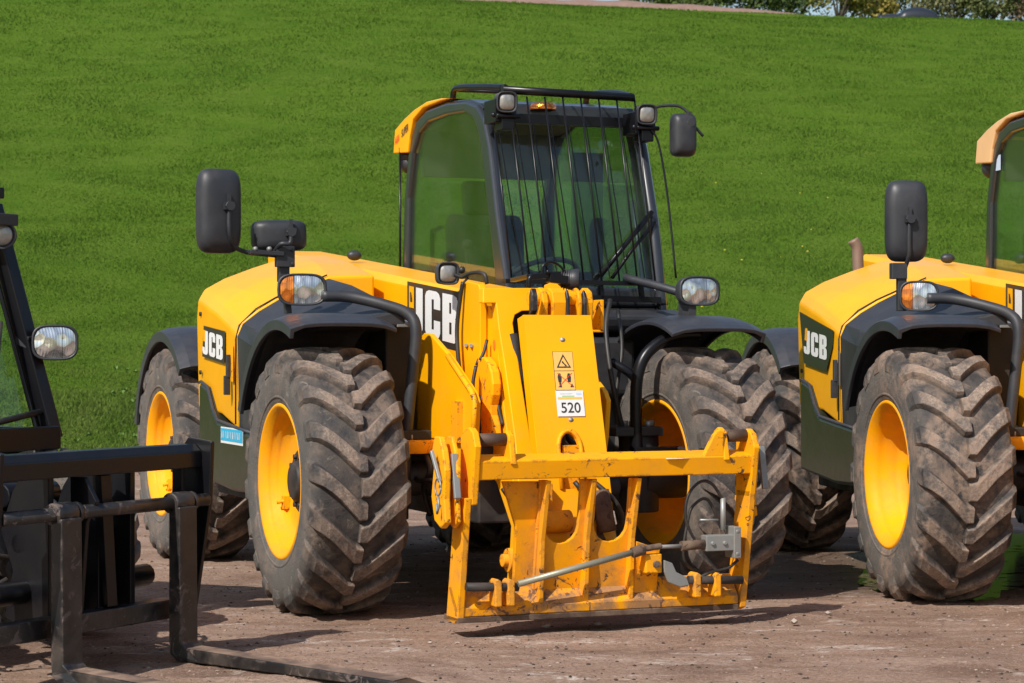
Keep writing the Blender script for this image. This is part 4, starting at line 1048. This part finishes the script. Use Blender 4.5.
    b = MB(); hr = random.Random(4)
    for i in range(7):
        x0_ = hr.uniform(-.55,.1); z0_ = hr.uniform(.3,.75)
        b.tube(smoothpts([(x0_,-.25,z0_), (x0_+hr.uniform(-.12,.12),-.45,z0_+hr.uniform(-.1,.1)), (x0_+hr.uniform(-.15,.15),-.62,z0_+hr.uniform(-.2,.1)), (hr.uniform(-.4,.1),-.72,hr.uniform(.3,.6))], 6), .012, 8)
    b.build('hose', M['hose'], hitch)
    b = MB(); b.cyl((-.30,-.35,.70),(-.30,-.70,.36),.05,16); b.build('tilt_ram', M['black'], hitch)
    b = MB(); b.cyl((-.02,-.30,.62),(-.02,-.66,.50),.045,16); b.build('tilt_ram', M['black'], hitch)
    b = MB(); b.cyl((-.55,-.40,.42),(.05,-.40,.42),.06,16); b.build('cross_tube', M['black'], hitch)
    b = MB(); b.box(-.36,-.28,-.52,-.40,.45,.60); b.build('valve_block', M['worn_black'], hitch, bevel=.01)
    b = MB()
    x0, x1 = -.74, .45
    b.prism([(yc-.05,.755),(yc-.05,.82),(yc-.02,.85),(yc+.05,.85),(yc+.05,.755)], 'X', x0, x1)
    ff = b.build('fork_frame', M['black'], r, bevel=.005)
    b = MB(); b.box(x0, x1, yc-.03, yc+.05, .16, .235); b.build('bottom_rail', M['worn_black'], ff, bevel=.005)
    for xx in (x1, x0-.025):
        b = MB(); b.prism([(yc-.10,.86),(yc-.09,.62),(yc-.01,.16),(yc+.07,.16),(yc+.08,.80),(yc+.02,.875)], 'X', xx, xx+.022); b.build('end_plate', M['black'], ff, bevel=.004)
    b = MB(); za = Q(0,516,Y=yc-.05)[2]
    b.cyl((x0,yc-.075,.625),(x1,yc-.075,.625),.026,18); b.build('fork_shaft', M['worn_black'], ff)
    b = MB()
    for x in (-.28,): b.prism([(yc-.04,.75),(yc-.10,.66),(yc-.05,.58),(yc-.02,.24),(yc+.02,.24),(yc+.03,.75)], 'X', x+.03, x+.05)
    b.prism([(yc-.02,.755),(yc-.02,.235),(yc+.03,.235),(yc+.03,.755)], 'X', .36, .38)
    b.prism([(-.12,.75),(-.06,.75),(-.02,.24),(-.08,.24)], 'Y', yc-.01, yc+.02)
    b.each('stay', M['black'], ff, bevel=.003)
    for xf in (.27,-.415):
        b = MB(); w = .055; y0 = yc-.125; 
        pr = [(y0+.055,.61),(y0,.61),(y0-.005,.10),(y0-.005,.075),(y0-.03,.055),(y0-1.15,.040),(y0-1.25,.025),(y0-1.25,.015),(y0-.1,.005),(y0+.02,.005),(y0+.05,.03),(y0+.055,.08)]
        b.prism(pr, 'X', xf-w, xf+w); b.v = [(x_+.20*min(0, y_-(y0-.05)), y_, z_) for x_, y_, z_ in b.v]; b.cyl((xf-w,yc-.075,.625),(xf+w,yc-.075,.625),.042,18)
        f = b.build('fork', M['worn_black'], r, bevel=.005)
        b = MB(); b.prism([(y0-.03,.0560),(y0-1.14,.0412),(y0-1.14,.0422),(y0-.03,.0570)], 'X', xf-w+.008, xf+w-.008); b.v = [(x_+.20*min(0, y_-(y0-.05)), y_, z_) for x_, y_, z_ in b.v]; b.build('blade_face', M['ground_metal'], f)
        b = MB(); b.cyl((xf+.065,yc-.075,.625),(xf+.085,yc-.075,.625),.04,16); b.build('shaft_collar', M['worn_black'], f)
    return r
cl = compact()
tag(cl, 'black fronted compact loader with pallet forks resting on the ground at the left edge', 'loader')

# thin pale sheet added to mimic the beam plate's reflection
b = MB(); pp = [(.20,-1.262),(.245,-1.272),(.43,-1.225),(.44,-1.195),(.30,-1.16),(.21,-1.20)]
rows = []
base = MB()
n = len(pp); base.add([(x, y, .7485+.004*random.random()) for x, y in pp]+[(x, y, .7505+.004*random.random()) for x, y in pp],
                      [tuple(range(n))[::-1], tuple(range(n,2*n))]+[(i,(i+1)%n,n+(i+1)%n,n+i) for i in range(n)])
pa = base.build('beam_glint', M['glint'], None); pa.location = (.02,10.76,0); pa.rotation_euler = (0,0,R(22))
tag(pa, 'thin pale sheet added as a reflection on the yellow carriage beam', 'glint')

# ------------------------------------------------------------------ ground, hill, grass
GE = 23.5        # where the dirt yard ends
def crest_z(x): return 12.98-.043*(x-1.6) if x > -60 else 14.6
def edge(x): return GE+.5*math.sin(x*.7)+.35*math.sin(x*1.9+1)
def hz(x, y):
    if y < GE: return 0.
    t = min(1., (y-GE)/(76-GE))
    s = t*t*(3-2*t); f = .42*s+.58*t
    f = f*(1-math.exp(-(y-GE)/2.5))
    z = f*crest_z(x)+.10*math.sin(x*.21+y*.13)*min(1,(y-GE)/8)+.05*math.sin(x*.6-y*.35)*min(1,(y-GE)/6)
    if y > 76: z = crest_z(x)+.135*min(y-76, 24)
    return z
# terrain sheet reaching the horizon
xs = np.concatenate([np.linspace(-900,-60,8), np.linspace(-50,50,61), np.linspace(60,900,8)])
ys = np.concatenate([np.linspace(-300,GE-2,6), np.linspace(GE-1.5,80,110), np.linspace(90,1500,12)])
b = MB(); nx = len(xs)
for y in ys:
    for x in xs: b.v.append((float(x), float(y), hz(float(x), float(y))-(.12 if y < GE else 0.)))
for j in range(len(ys)-1):
    for i in range(nx-1): b.f.append((j*nx+i, j*nx+i+1, (j+1)*nx+i+1, (j+1)*nx+i)); b.sm.append(True)
t = NT('meadow'); co = t.coord()
n1 = t.noise(t.mapping(co,(1,1,1)), .22, 5, .6); n2 = t.noise(t.mapping(co,(1,.5,1)), 1.6, 6, .65); n3 = t.noise(co, 28, 4, .7); nst = t.noise(t.mapping(co,(.35,1.6,1.)), 1.1, 4, .6)
c = t.mix(t.ramp(n1,.3,.7), (.068,.138,.015), (.102,.182,.020)); c = t.mix(t.ramp(n2,.35,.7), c, (.115,.178,.026)); c = t.mix(t.math('MULTIPLY', t.ramp(nst,.5,.75), .5), c, (.046,.10,.012))
c = t.mix(t.math('MULTIPLY', t.ramp(n3,.3,.7), .35), c, (.056,.108,.014))
M['meadow'] = t.fin(t.bsdf(base=c, rough=1., spec=.0, normal=t.bump(t.math('ADD', n3, n2), .9, .06)))
hill = tag(b.build('hill', M['meadow'], fix=False), 'green grass hill rising behind the yard', None, None, 'structure')

# dirt yard, finely modelled near the machines
def gh(x, y):
    v = Vector((x, y, 0))
    h = .016*noise.noise(v*.9)+.010*noise.noise(v*2.7+Vector((4,1,0)))+.006*noise.noise(v*8)+.0035*noise.noise(v*22)
    for yc_, am in ((8.05,.012),(8.62,.010),(9.25,.012),(10.1,.008)):
        w_ = y-(yc_+.10*math.sin(x*.5+yc_)+.03*math.sin(x*1.7)); g_ = math.exp(-(w_/.13)**2)
        if g_ > .02: h += am*(-g_*.7+.5*math.exp(-((abs(w_)-.19)/.05)**2))+.0035*g_*math.sin((x+abs(w_)*.9)*34)
    return h
def grid_y(a, b_, n): return list(np.linspace(a, b_, n))
gx = np.concatenate([np.linspace(-40,-5,20,endpoint=False), np.linspace(-5,5.5,300,endpoint=False), np.linspace(5.5,40,20)])
gy = np.concatenate([np.linspace(-12,7,12,endpoint=False), np.linspace(7,13.5,230,endpoint=False), np.linspace(13.5,24.6,80)])
b = MB(); nx = len(gx)
for y in gy:
    for x in gx:
        e = edge(x)
        yy = y if y < 13.5 else 13.5+(y-13.5)*(e-13.5)/(24.6-13.5)
        z = gh(x, yy)*.8-.004
        if yy > e-.01: z = -.03
        b.v.append((float(x), float(yy), z))
for j in range(len(gy)-1):
    for i in range(nx-1): b.f.append((j*nx+i, j*nx+i+1, (j+1)*nx+i+1, (j+1)*nx+i)); b.sm.append(True)
t = NT('compacted_dirt'); co = t.coord()
a1 = t.noise(co, .8, 5, .6); a2 = t.noise(t.mapping(co,(.35,1.2,1)), 3.2, 7, .7, .4); a3 = t.noise(co, 45, 6, .75); a4 = t.noise(t.mapping(co,(.55,1.15,1),(3,5,0)), 3.4, 7, .68, .5)
c = t.mix(t.ramp(a1,.35,.65), (.245,.148,.100), (.345,.225,.165)); c = t.mix(t.ramp(a2,.4,.68), c, (.41,.285,.22)); c = t.mix(t.ramp(t.noise(t.mapping(co,(.8,1.1,1),(7,2,0)), 1.7, 6, .65, .5),.52,.66,0.,.7), c, (.150,.085,.058)); c = t.mix(t.math('MULTIPLY', t.math('MULTIPLY', t.ramp(a4,.56,.63), t.ramp(t.noise(t.mapping(co,(.7,1,1)), 16, 5, .7), .44, .56)), .85), c, (.62,.53,.46))
c = t.mix(t.ramp(a3,.40,.66,0.,.6), c, (.095,.062,.046)); c = t.mix(t.ramp(t.noise(co, 110, 3, .6),.52,.70,0.,.5), c, (.46,.36,.29))
vo = t.n('ShaderNodeTexVoronoi'); t.set(vo.inputs['Vector'], co); vo.inputs['Scale'].default_value = 60
c = t.mix(t.ramp(vo.outputs['Distance'], .0, .22, .35, 0.), c, (.40,.33,.28))
h = t.math('ADD', t.math('MULTIPLY', a3, .5), t.math('MULTIPLY', a2, .8))
# damp mud round the puddle
sp = t.n('ShaderNodeSeparateXYZ'); t.set(sp.inputs[0], co)
ddx = t.math('MULTIPLY', t.math('SUBTRACT', sp.outputs[0], 2.25), .62); ddy = t.math('SUBTRACT', sp.outputs[1], 12.2)
dd = t.math('SQRT', t.math('ADD', t.math('MULTIPLY', ddx, ddx), t.math('MULTIPLY', ddy, ddy)))
dd = t.math('ADD', dd, t.math('MULTIPLY', t.math('SUBTRACT', a2, .5), 1.2))
wet = t.ramp(dd, .95, 1.35, 1., 0.)
c = t.mix(t.math('MULTIPLY', wet, .75), c, (.085,.058,.040))
M['dirt'] = t.fin(t.bsdf(base=c, rough=t.math('SUBTRACT', t.ramp(a2,.3,.7,.95,.75), t.math('MULTIPLY', wet, .45)), spec=.06, normal=t.bump(h, .8, .03)))
yard = tag(b.build('yard', M['dirt'], fix=False), 'bare reddish brown dirt yard', None, None, 'structure')

# pebbles
def rock(b, c, s, rnd):
    v = []; 
    base = [(1,0,0),(-1,0,0),(0,1,0),(0,-1,0),(0,0,1),(0,0,-.5),(.6,.6,.5),(-.6,.6,.5),(.6,-.6,.5),(-.6,-.6,.5)]
    f = [(0,6,4,8),(0,2,6),(6,2,7,4),(4,7,1,9),(7,2,1),(4,9,3,8),(9,1,3),(8,3,0),(0,5,2),(2,5,1),(1,5,3),(3,5,0)]
    a = rnd.uniform(0,6.28); sx, sy, sz = s*rnd.uniform(.7,1.4), s*rnd.uniform(.6,1.1), s*rnd.uniform(.4,.8)
    for x, y, z in base:
        k = rnd.uniform(.8,1.2); X, Y = x*sx*k, y*sy*k
        v.append((c[0]+X*math.cos(a)-Y*math.sin(a), c[1]+X*math.sin(a)+Y*math.cos(a), c[2]+z*sz*k))
    b.add(v, f)
rr = random.Random(3)
M['pebble'] = (lambda t: t.fin(t.bsdf(base=t.mix(t.ramp(t.noise(t.coord(), 5, 3, .6),.35,.65), (.15,.10,.075), (.36,.28,.22)), rough=.85)))(NT('pebble_stone'))
M['dark_clod'] = flat('dark_clod', (.05,.035,.028), .9)
for nm, mt, cnt, smax, lab in (('gravel','pebble',9000,.0085,'small pale stones scattered over the dirt yard'), ('dirt_crumbs','dark_clod',4500,.010,'dark crumbs of mud scattered on the yard')):
    b = MB()
    for i in range(cnt):
        y = 7+7.5*rr.random()**1.1; x = rr.uniform(-.30,.30)*y
        s = smax*(.25+.75*rr.random()**3)
        rock(b, (x, y, gh(x,y)*.8-.004+s*.1), s, rr)
    tag(b.build(nm, M[mt], fix=False), lab, nm.split('_')[0], None, 'stuff')
# the few stones big enough to pick out
for i, (px, py, s, lab) in enumerate([(794,624,.028,'pale stone lying right of the carriage, the largest on the yard'), (598,626,.022,'pale stone under the middle of the carriage lower edge'),(545,629,.016,'small pale stone left of the middle below the carriage'),(828,615,.016,'small pale stone on the dirt below the right rear tyre'),(430,645,.016,'pale stone in front of the yellow carriage left corner'),(458,645,.015,'pale stone just right of another, left of the carriage front')]):
    k = HEXP/((py-HORY)/FPX); x = (px-512)/FPX*k
    b = MB(); rock(b, (0,0,0), s, rr); o = b.build('stone', flat('pale_stone', (.36,.30,.25), .9) if i == 0 else bpy.data.materials['pale_stone'], None, bevel=.003)
    o.location = (x, k, .008); tag(o, lab, 'stone', 'loose pale stones on the yard')

# puddle by the right machine
t = NT('water'); co = t.coord()
nb_ = t.bump(t.noise(co, 16, 3, .5), .10, .01)
gl_ = t.n('ShaderNodeBsdfGlossy'); gl_.inputs['Roughness'].default_value = .12; gl_.inputs['Color'].default_value = (.8,.85,.85,1); t.set(gl_.inputs['Normal'], nb_)
df_ = t.n('ShaderNodeBsdfDiffuse'); t.set(df_.inputs['Color'], t.mix(t.noise(co, 12, 4, .6), (.07,.048,.032), (.12,.085,.06)))
mw = t.n('ShaderNodeMixShader'); t.set(mw.inputs[0], .30); t.t.links.new(df_.outputs[0], mw.inputs[1]); t.t.links.new(gl_.outputs[0], mw.inputs[2])
tw_ = t.n('ShaderNodeBsdfTransparent'); m3 = t.n('ShaderNodeMixShader'); t.set(m3.inputs[0], t.ramp(t.noise(t.mapping(co, (.8,1,1)), 7, 5, .65, .4), .36, .44)); t.t.links.new(tw_.outputs[0], m3.inputs[1]); t.t.links.new(mw.outputs[0], m3.inputs[2])
M['water'] = t.fin(m3.outputs[0])
def puddle(name, pts, lab, z=.004):
    n = 60; P0 = []
    c = (sum(p[0] for p in pts)/len(pts), sum(p[1] for p in pts)/len(pts))
    sm = [Vector((p[0], p[1], 0)) for p in pts]; sm = smoothpts(sm+[sm[0]], 8)[:-1]
    out = []
    for q in sm:
        d = 1+.16*noise.noise(Vector((q.x*5, q.y*5, 2)))+.10*noise.noise(Vector((q.x*17, q.y*17, 2))); out.append((c[0]+(q.x-c[0])*d, c[1]+(q.y-c[1])*d, z))
    b = MB(); b.add(out, [tuple(range(len(out)))]); o = b.build(name, M['water'], fix=False)
    tag(o, lab, None, None, 'structure')
def gp(px, py): k = HEXP/((py-HORY)/FPX); return ((px-512)/FPX*k, k)
puddle('puddle', [gp(950,596),gp(972,600),gp(998,600),gp(1006,590),gp(1060,578),gp(1080,546),gp(1000,532),gp(950,560)], 'shallow puddle reflecting the green hill')
puddle('puddle', [gp(857,584),gp(880,589),gp(915,586),gp(925,560),gp(905,535),gp(880,533),gp(870,545),gp(876,560),gp(862,572)], 'muddy puddle at the foot of the right tyre')

# grass: tufts growing over the hill
def grass(n, seed, y0, y1, hmin, hmax, name, lab, wk=1., power=1.0, col=None):
    g = np.random.default_rng(seed)
    # more tufts near, where they show larger
    u = g.random(n); iy = 1/y0+(1/y1-1/y0)*u**power; y = 1/iy
    x = g.uniform(-.285,.285,n)*y
    xs_ = x; z = np.array([hz(a, c_) for a, c_ in zip(xs_, y)])
    ang = g.uniform(0, math.pi, n); sc = np.sqrt(y/30.)
    hgt = g.uniform(hmin, hmax, n)*np.clip(sc,.8,1.6); wid = g.uniform(.006,.012,n)*wk*np.clip(y/30.,.8,2.6)
    # clumpiness
    cl_ = .75+.5*np.sin(x*1.7+3*np.sin(y*.9))*np.sin(y*1.3+x*.4); hgt *= np.clip(cl_, .45, 1.3)
    lean = g.normal(0,.45,(n,2))
    V = np.zeros((n,5,3))
    dx, dy = np.cos(ang)*wid, np.sin(ang)*wid
    V[:,0] = np.stack([x-dx, y-dy, z-.01],1); V[:,1] = np.stack([x+dx, y+dy, z-.01],1)
    mx, my = x+lean[:,0]*hgt*.4, y+lean[:,1]*hgt*.4
    V[:,2] = np.stack([mx+dx*.7, my+dy*.7, z+hgt*.6],1); V[:,3] = np.stack([mx-dx*.7, my-dy*.7, z+hgt*.6],1)
    V[:,4] = np.stack([x+lean[:,0]*hgt, y+lean[:,1]*hgt, z+hgt],1)
    base = (np.arange(n)*5)[:,None]
    me = bpy.data.meshes.new(name)
    me.vertices.add(n*5); me.vertices.foreach_set('co', V.reshape(-1))
    loops = np.concatenate([base+np.array([0,1,2,3]), base+np.array([3,2,4])], 1).reshape(-1)
    me.loops.add(n*7); me.loops.foreach_set('vertex_index', loops.astype(np.int32))
    me.polygons.add(n*2)
    st = (np.arange(n)*7)[:,None]+np.array([0,4]); tot = np.tile([4,3], n)
    me.polygons.foreach_set('loop_start', st.reshape(-1).astype(np.int32)); me.polygons.foreach_set('loop_total', tot.astype(np.int32))
    at = me.attributes.new('tone', 'FLOAT', 'POINT'); at.data.foreach_set('value', np.repeat(g.random(n), 5).astype(np.float32))
    me.update(calc_edges=True); me.validate()
    me.materials.append(M['grassblade']); o = bpy.data.objects.new(name, me); C.objects.link(o)
    return tag(o, lab, 'grass', None, 'stuff')
t = NT('grass_blades'); co = t.coord(); at = t.n('ShaderNodeAttribute', attribute_name='tone').outputs['Fac']
g1 = t.noise(t.mapping(co,(1,.6,1)), .35, 5, .6); g2 = t.noise(t.mapping(co,(1,.5,1)), 2.2, 4, .6); g3 = t.noise(t.mapping(co,(.3,1.5,1),(2,2,2)), .9, 4, .65)
c = t.mix(t.ramp(g1,.3,.7), (.070,.146,.014), (.106,.194,.020)); c = t.mix(t.ramp(g2,.4,.7,0,.7), c, (.135,.205,.030)); c = t.mix(t.ramp(g3,.42,.64,0,.8), c, (.058,.124,.014)); g4 = t.noise(t.mapping(co,(.10,.16,1),(1,1,0)), 1., 3, .5); c = t.mix(t.ramp(g4,.42,.62,0,.55), c, (.058,.122,.020))
c = t.mix(t.ramp(at,.0,1.,0.,.35), c, (.15,.22,.04)); g5 = t.noise(t.mapping(co,(1,1,1),(9,9,0)), .5, 5, .7); c = t.mix(t.ramp(g5,.66,.74,0,.6), c, (.20,.20,.06)); c = t.mix(t.ramp(at,.9992,.9993), c, (.28,.25,.10))
sepn = t.n('ShaderNodeSeparateXYZ'); t.set(sepn.inputs[0], co)
scr = t.math('MULTIPLY', t.ramp(sepn.outputs[1], 24., 33., 1., 0.), t.ramp(g2, .38, .62, .25, .9)); c = t.mix(scr, c, (.175,.215,.055))
bs = t.n('ShaderNodeBsdfDiffuse'); t.set(bs.inputs['Color'], c); tl = t.n('ShaderNodeBsdfTranslucent'); t.set(tl.inputs['Color'], c)
mx = t.n('ShaderNodeMixShader'); mx.inputs[0].default_value = .42; t.t.links.new(bs.outputs[0], mx.inputs[1]); t.t.links.new(tl.outputs[0], mx.inputs[2])
M['grassblade'] = t.fin(mx.outputs[0])
grass(700000, 1, 24.0, 79, .020, .042, 'grass', 'short green grass covering the hill', wk=.75, power=1.15)
grass(36000, 2, 23.3, 28.0, .03, .09, 'rough_grass', 'taller rough grass along the edge of the yard', wk=1.2)
# broad-leaved weeds at the foot of the hill
b = MB(); wr = random.Random(5)
for i in range(900):
    y = wr.uniform(23.4,31)**1.; x = wr.uniform(-.27,.27)*y
    if noise.noise(Vector((x*.6,y*.6,1))) < .05: continue
    z = hz(x, y); 
    for k in range(7):
        a = wr.uniform(0,6.28); L = wr.uniform(.03,.075); w = L*.28; up = wr.uniform(.3,1.1)
        d = Vector((math.cos(a), math.sin(a), up)).normalized(); sd = Vector((-math.sin(a), math.cos(a), 0))
        p = Vector((x, y, z)); b.add([p, p+d*L*.5+sd*w, p+d*L, p+d*L*.5-sd*w], [(0,1,2,3)])
tag(b.build('weeds', flat('weed_leaf', (.10,.18,.035), .8), fix=False), 'broad-leaved weeds among the grass at the foot of the hill', 'weeds', None, 'stuff')
b = MB()
for i in range(16):
    y = wr.uniform(32,44); x = wr.uniform(.085,.15)*y
    z = hz(x, y)+.07; s = wr.uniform(.008,.020); b.sphere((x, y, z-.02), s, 6, 4, (1,1,.6))
tag(b.build('dandelions', flat('dandelion_yellow', (.60,.50,.04), .7), fix=False), 'tiny yellow flowers dotted over the grass', 'flowers', None, 'stuff')

# earth bank on the crest
b = MB(); rows = []
for i in range(60):
    x = -3+i*.235; z = hz(x, 84)+.12
    hgt = (.30+.10*noise.noise(Vector((x*.8,0,0))))*max(.02, math.sin(math.pi*min(1,(i+2)/62.)))**.5
    rows.append([(x,82,z-.7),(x,82.4,z-.22+hgt*.45),(x,83.2,z-.12+hgt*.9),(x,84.4,z-.12+hgt),(x,86,z-.4)])
b.loft(rows, closed=False, smooth=True)
t = NT('bare_earth'); M['earth'] = t.fin(t.bsdf(base=t.mix(t.noise(t.coord(), 3, 6, .7), (.13,.07,.055), (.30,.20,.16)), rough=.95))
tag(b.build('earth_bank', M['earth']), 'low bank of bare reddish earth on the crest of the hill', None, None, 'structure')

# hedge shrubs beyond the crest, each a thing
def shrub(px, wd, ht, d, col, col2, lab, dens=1500, seed=1):
    x0 = (px-512)/FPX*d; z0 = hz(x0, d)-.1; g = random.Random(seed)
    root = empty('shrub', (x0, d, z0)); tag(root, lab, 'shrub', 'shrubs along the crest of the hill')
    b = MB()
    for k in range(7):
        a = g.uniform(0,6.28); p = Vector((0,0,0)); pts = [p]
        for j in range(4): pts.append(pts[-1]+Vector((math.cos(a)*wd*.1, math.sin(a)*wd*.1, ht*.22)))
        b.tube(pts, [.05,.04,.03,.02,.008], 6)
    b.build('stem', M['bark'], root)
    lobes = [(g.uniform(-.8,.8)*wd/2, g.uniform(-.4,.4)*wd/2, g.uniform(.3,.8)*ht, g.uniform(.22,.42)*wd/2*1.3) for _ in range(11)]
    b = MB()
    for i in range(dens):
        lx, ly, lz, lr = g.choice(lobes)
        v = Vector((g.gauss(0,1), g.gauss(0,1), g.gauss(0,1))).normalized()*lr*(g.random()**.45)
        p = Vector((lx+v.x, ly+v.y, max(.05, lz+v.z*.9)))
        s = g.uniform(.05,.11); n_ = Vector((g.gauss(0,1),g.gauss(0,1),g.gauss(0,1)+.6)).normalized(); u = n_.orthogonal().normalized(); w = n_.cross(u)
        b.add([p-u*s, p+w*s*.5, p+u*s, p-w*s*.5], [(0,1,2,3)])
    t = NT('shrub_leaf'); nz_ = t.noise(t.coord(), 1.2, 4, .6); f2 = t.noise(t.coord(), 9, 2)
    m = t.fin(t.bsdf(base=t.mix(t.math('ADD', t.ramp(nz_,.35,.65,0,.7), t.math('MULTIPLY', f2, .3)), tuple(q*1.3 for q in col), tuple(q*1.45 for q in col2)), rough=.8, spec=.2))
    b.build('foliage', m, root, fix=False)
M['bark'] = flat('shrub_bark', (.09,.07,.055), .9)
SH = [(658,2.6,1.15,90,(.035,.06,.015),(.09,.12,.03),'lowest shrub on the crest, leftmost of the hedge above the bare earth bank'),
      (705,2.2,1.3,89,(.035,.06,.015),(.09,.12,.03),'low dark green shrub second from the left on the crest'),
      (745,2.6,1.6,88,(.03,.055,.012),(.08,.11,.03),'dark green shrub third from the left on the crest'),
      (795,2.8,1.7,90,(.025,.05,.012),(.07,.10,.025),'deep green shrub in the middle left of the crest hedge'),
      (838,2.4,1.7,87,(.09,.10,.02),(.20,.17,.04),'yellowing shrub on the crest beside the black heap'),
      (868,2.0,1.5,91,(.12,.11,.02),(.24,.19,.05),'bright yellow green shrub left of the black heap'),
      (910,3.0,2.0,93,(.05,.07,.02),(.13,.13,.05),'olive green shrub rising behind the black heap'),
      (955,2.8,1.9,89,(.06,.07,.03),(.14,.13,.06),'dull olive shrub just right of the black heap'),
      (990,2.2,1.6,88,(.05,.065,.02),(.12,.13,.05),'green shrub near the top right corner'),
      (1030,3.0,1.9,90,(.09,.07,.04),(.19,.14,.08),'brownish shrub in the top right corner')]
for i, s in enumerate(SH): shrub(s[0], s[1]*1.15, s[2]*1.25, *s[3:], dens=3000, seed=20+i)
# black sheeted heap on the crest
d = 78.; x0 = (907-512)/FPX*d; z0 = hz(x0, d)+.06
b = MB(); secs = []
for i in range(25):
    t_ = i/24; x = -1.05+2.1*t_
    hh = .16+.06*math.sin(t_*5) if t_ < .38 else .16+.30*math.sin(math.pi*min(1,(t_-.30)/.70))**.6
    if t_ > .96: hh = .12
    secs.append([(x, -.5*math.cos(R(a))*(1 if a else 1), max(-.15, hh*math.sin(R(a))**.7 if a not in (0,180) else -.15)) for a in (0,20,45,70,90,110,135,160,180)])
b.loft(secs, closed=True, smooth=True)
o = b.build('sheeted_heap', flat('black_sheeting', (.018,.022,.032), .35)); o.location = (x0, d, z0-.05)
tag(o, 'long dark sheeted heap lying on the crest of the hill', 'heap')

# ------------------------------------------------------------------ light, camera, render settings
SUN_EL, SUN_AZ = R(44), math.atan2(-.56, -.83)        # azimuth: direction to the sun, from +Y towards +X
ds = Vector((math.sin(SUN_AZ)*math.cos(SUN_EL), math.cos(SUN_AZ)*math.cos(SUN_EL), math.sin(SUN_EL)))
L = bpy.data.lights.new('sun', 'SUN'); L.energy = 4.2; L.angle = R(.53); L.color = (1,.955,.89)
lo = bpy.data.objects.new('sun', L); C.objects.link(lo); lo.rotation_euler = ds.to_track_quat('Z', 'Y').to_euler()
w = bpy.data.worlds.new('World'); S.world = w; w.use_nodes = True; nt = w.node_tree; nt.nodes.clear()
sk = nt.nodes.new('ShaderNodeTexSky'); sk.sky_type = 'NISHITA'; sk.sun_disc = False; sk.sun_elevation = SUN_EL; sk.sun_rotation = SUN_AZ % (2*math.pi)
sk.air_density = 1.2; sk.dust_density = 1.5
bg = nt.nodes.new('ShaderNodeBackground'); bg.inputs[1].default_value = .10; wo = nt.nodes.new('ShaderNodeOutputWorld')
nt.links.new(sk.outputs[0], bg.inputs[0]); nt.links.new(bg.outputs[0], wo.inputs[0])
cam = bpy.data.cameras.new('camera'); co_ = bpy.data.objects.new('camera', cam); C.objects.link(co_)
co_.location = (0,0,HEXP); co_.rotation_euler = (R(90),0,0); cam.lens = 36*FPX/1024; cam.sensor_width = 36; cam.shift_y = (HORY-341.5)/1024
cam.clip_start = .1; cam.clip_end = 4000
cam.dof.use_dof = True; cam.dof.focus_distance = 10.2; cam.dof.aperture_fstop = 9
S.camera = co_
S.render.engine = 'CYCLES'
S.view_settings.view_transform = 'Standard'; S.view_settings.look = 'None'; S.view_settings.gamma = 1; S.view_settings.exposure = .30
S.cycles.transparent_max_bounces = 16; S.cycles.max_bounces = 8
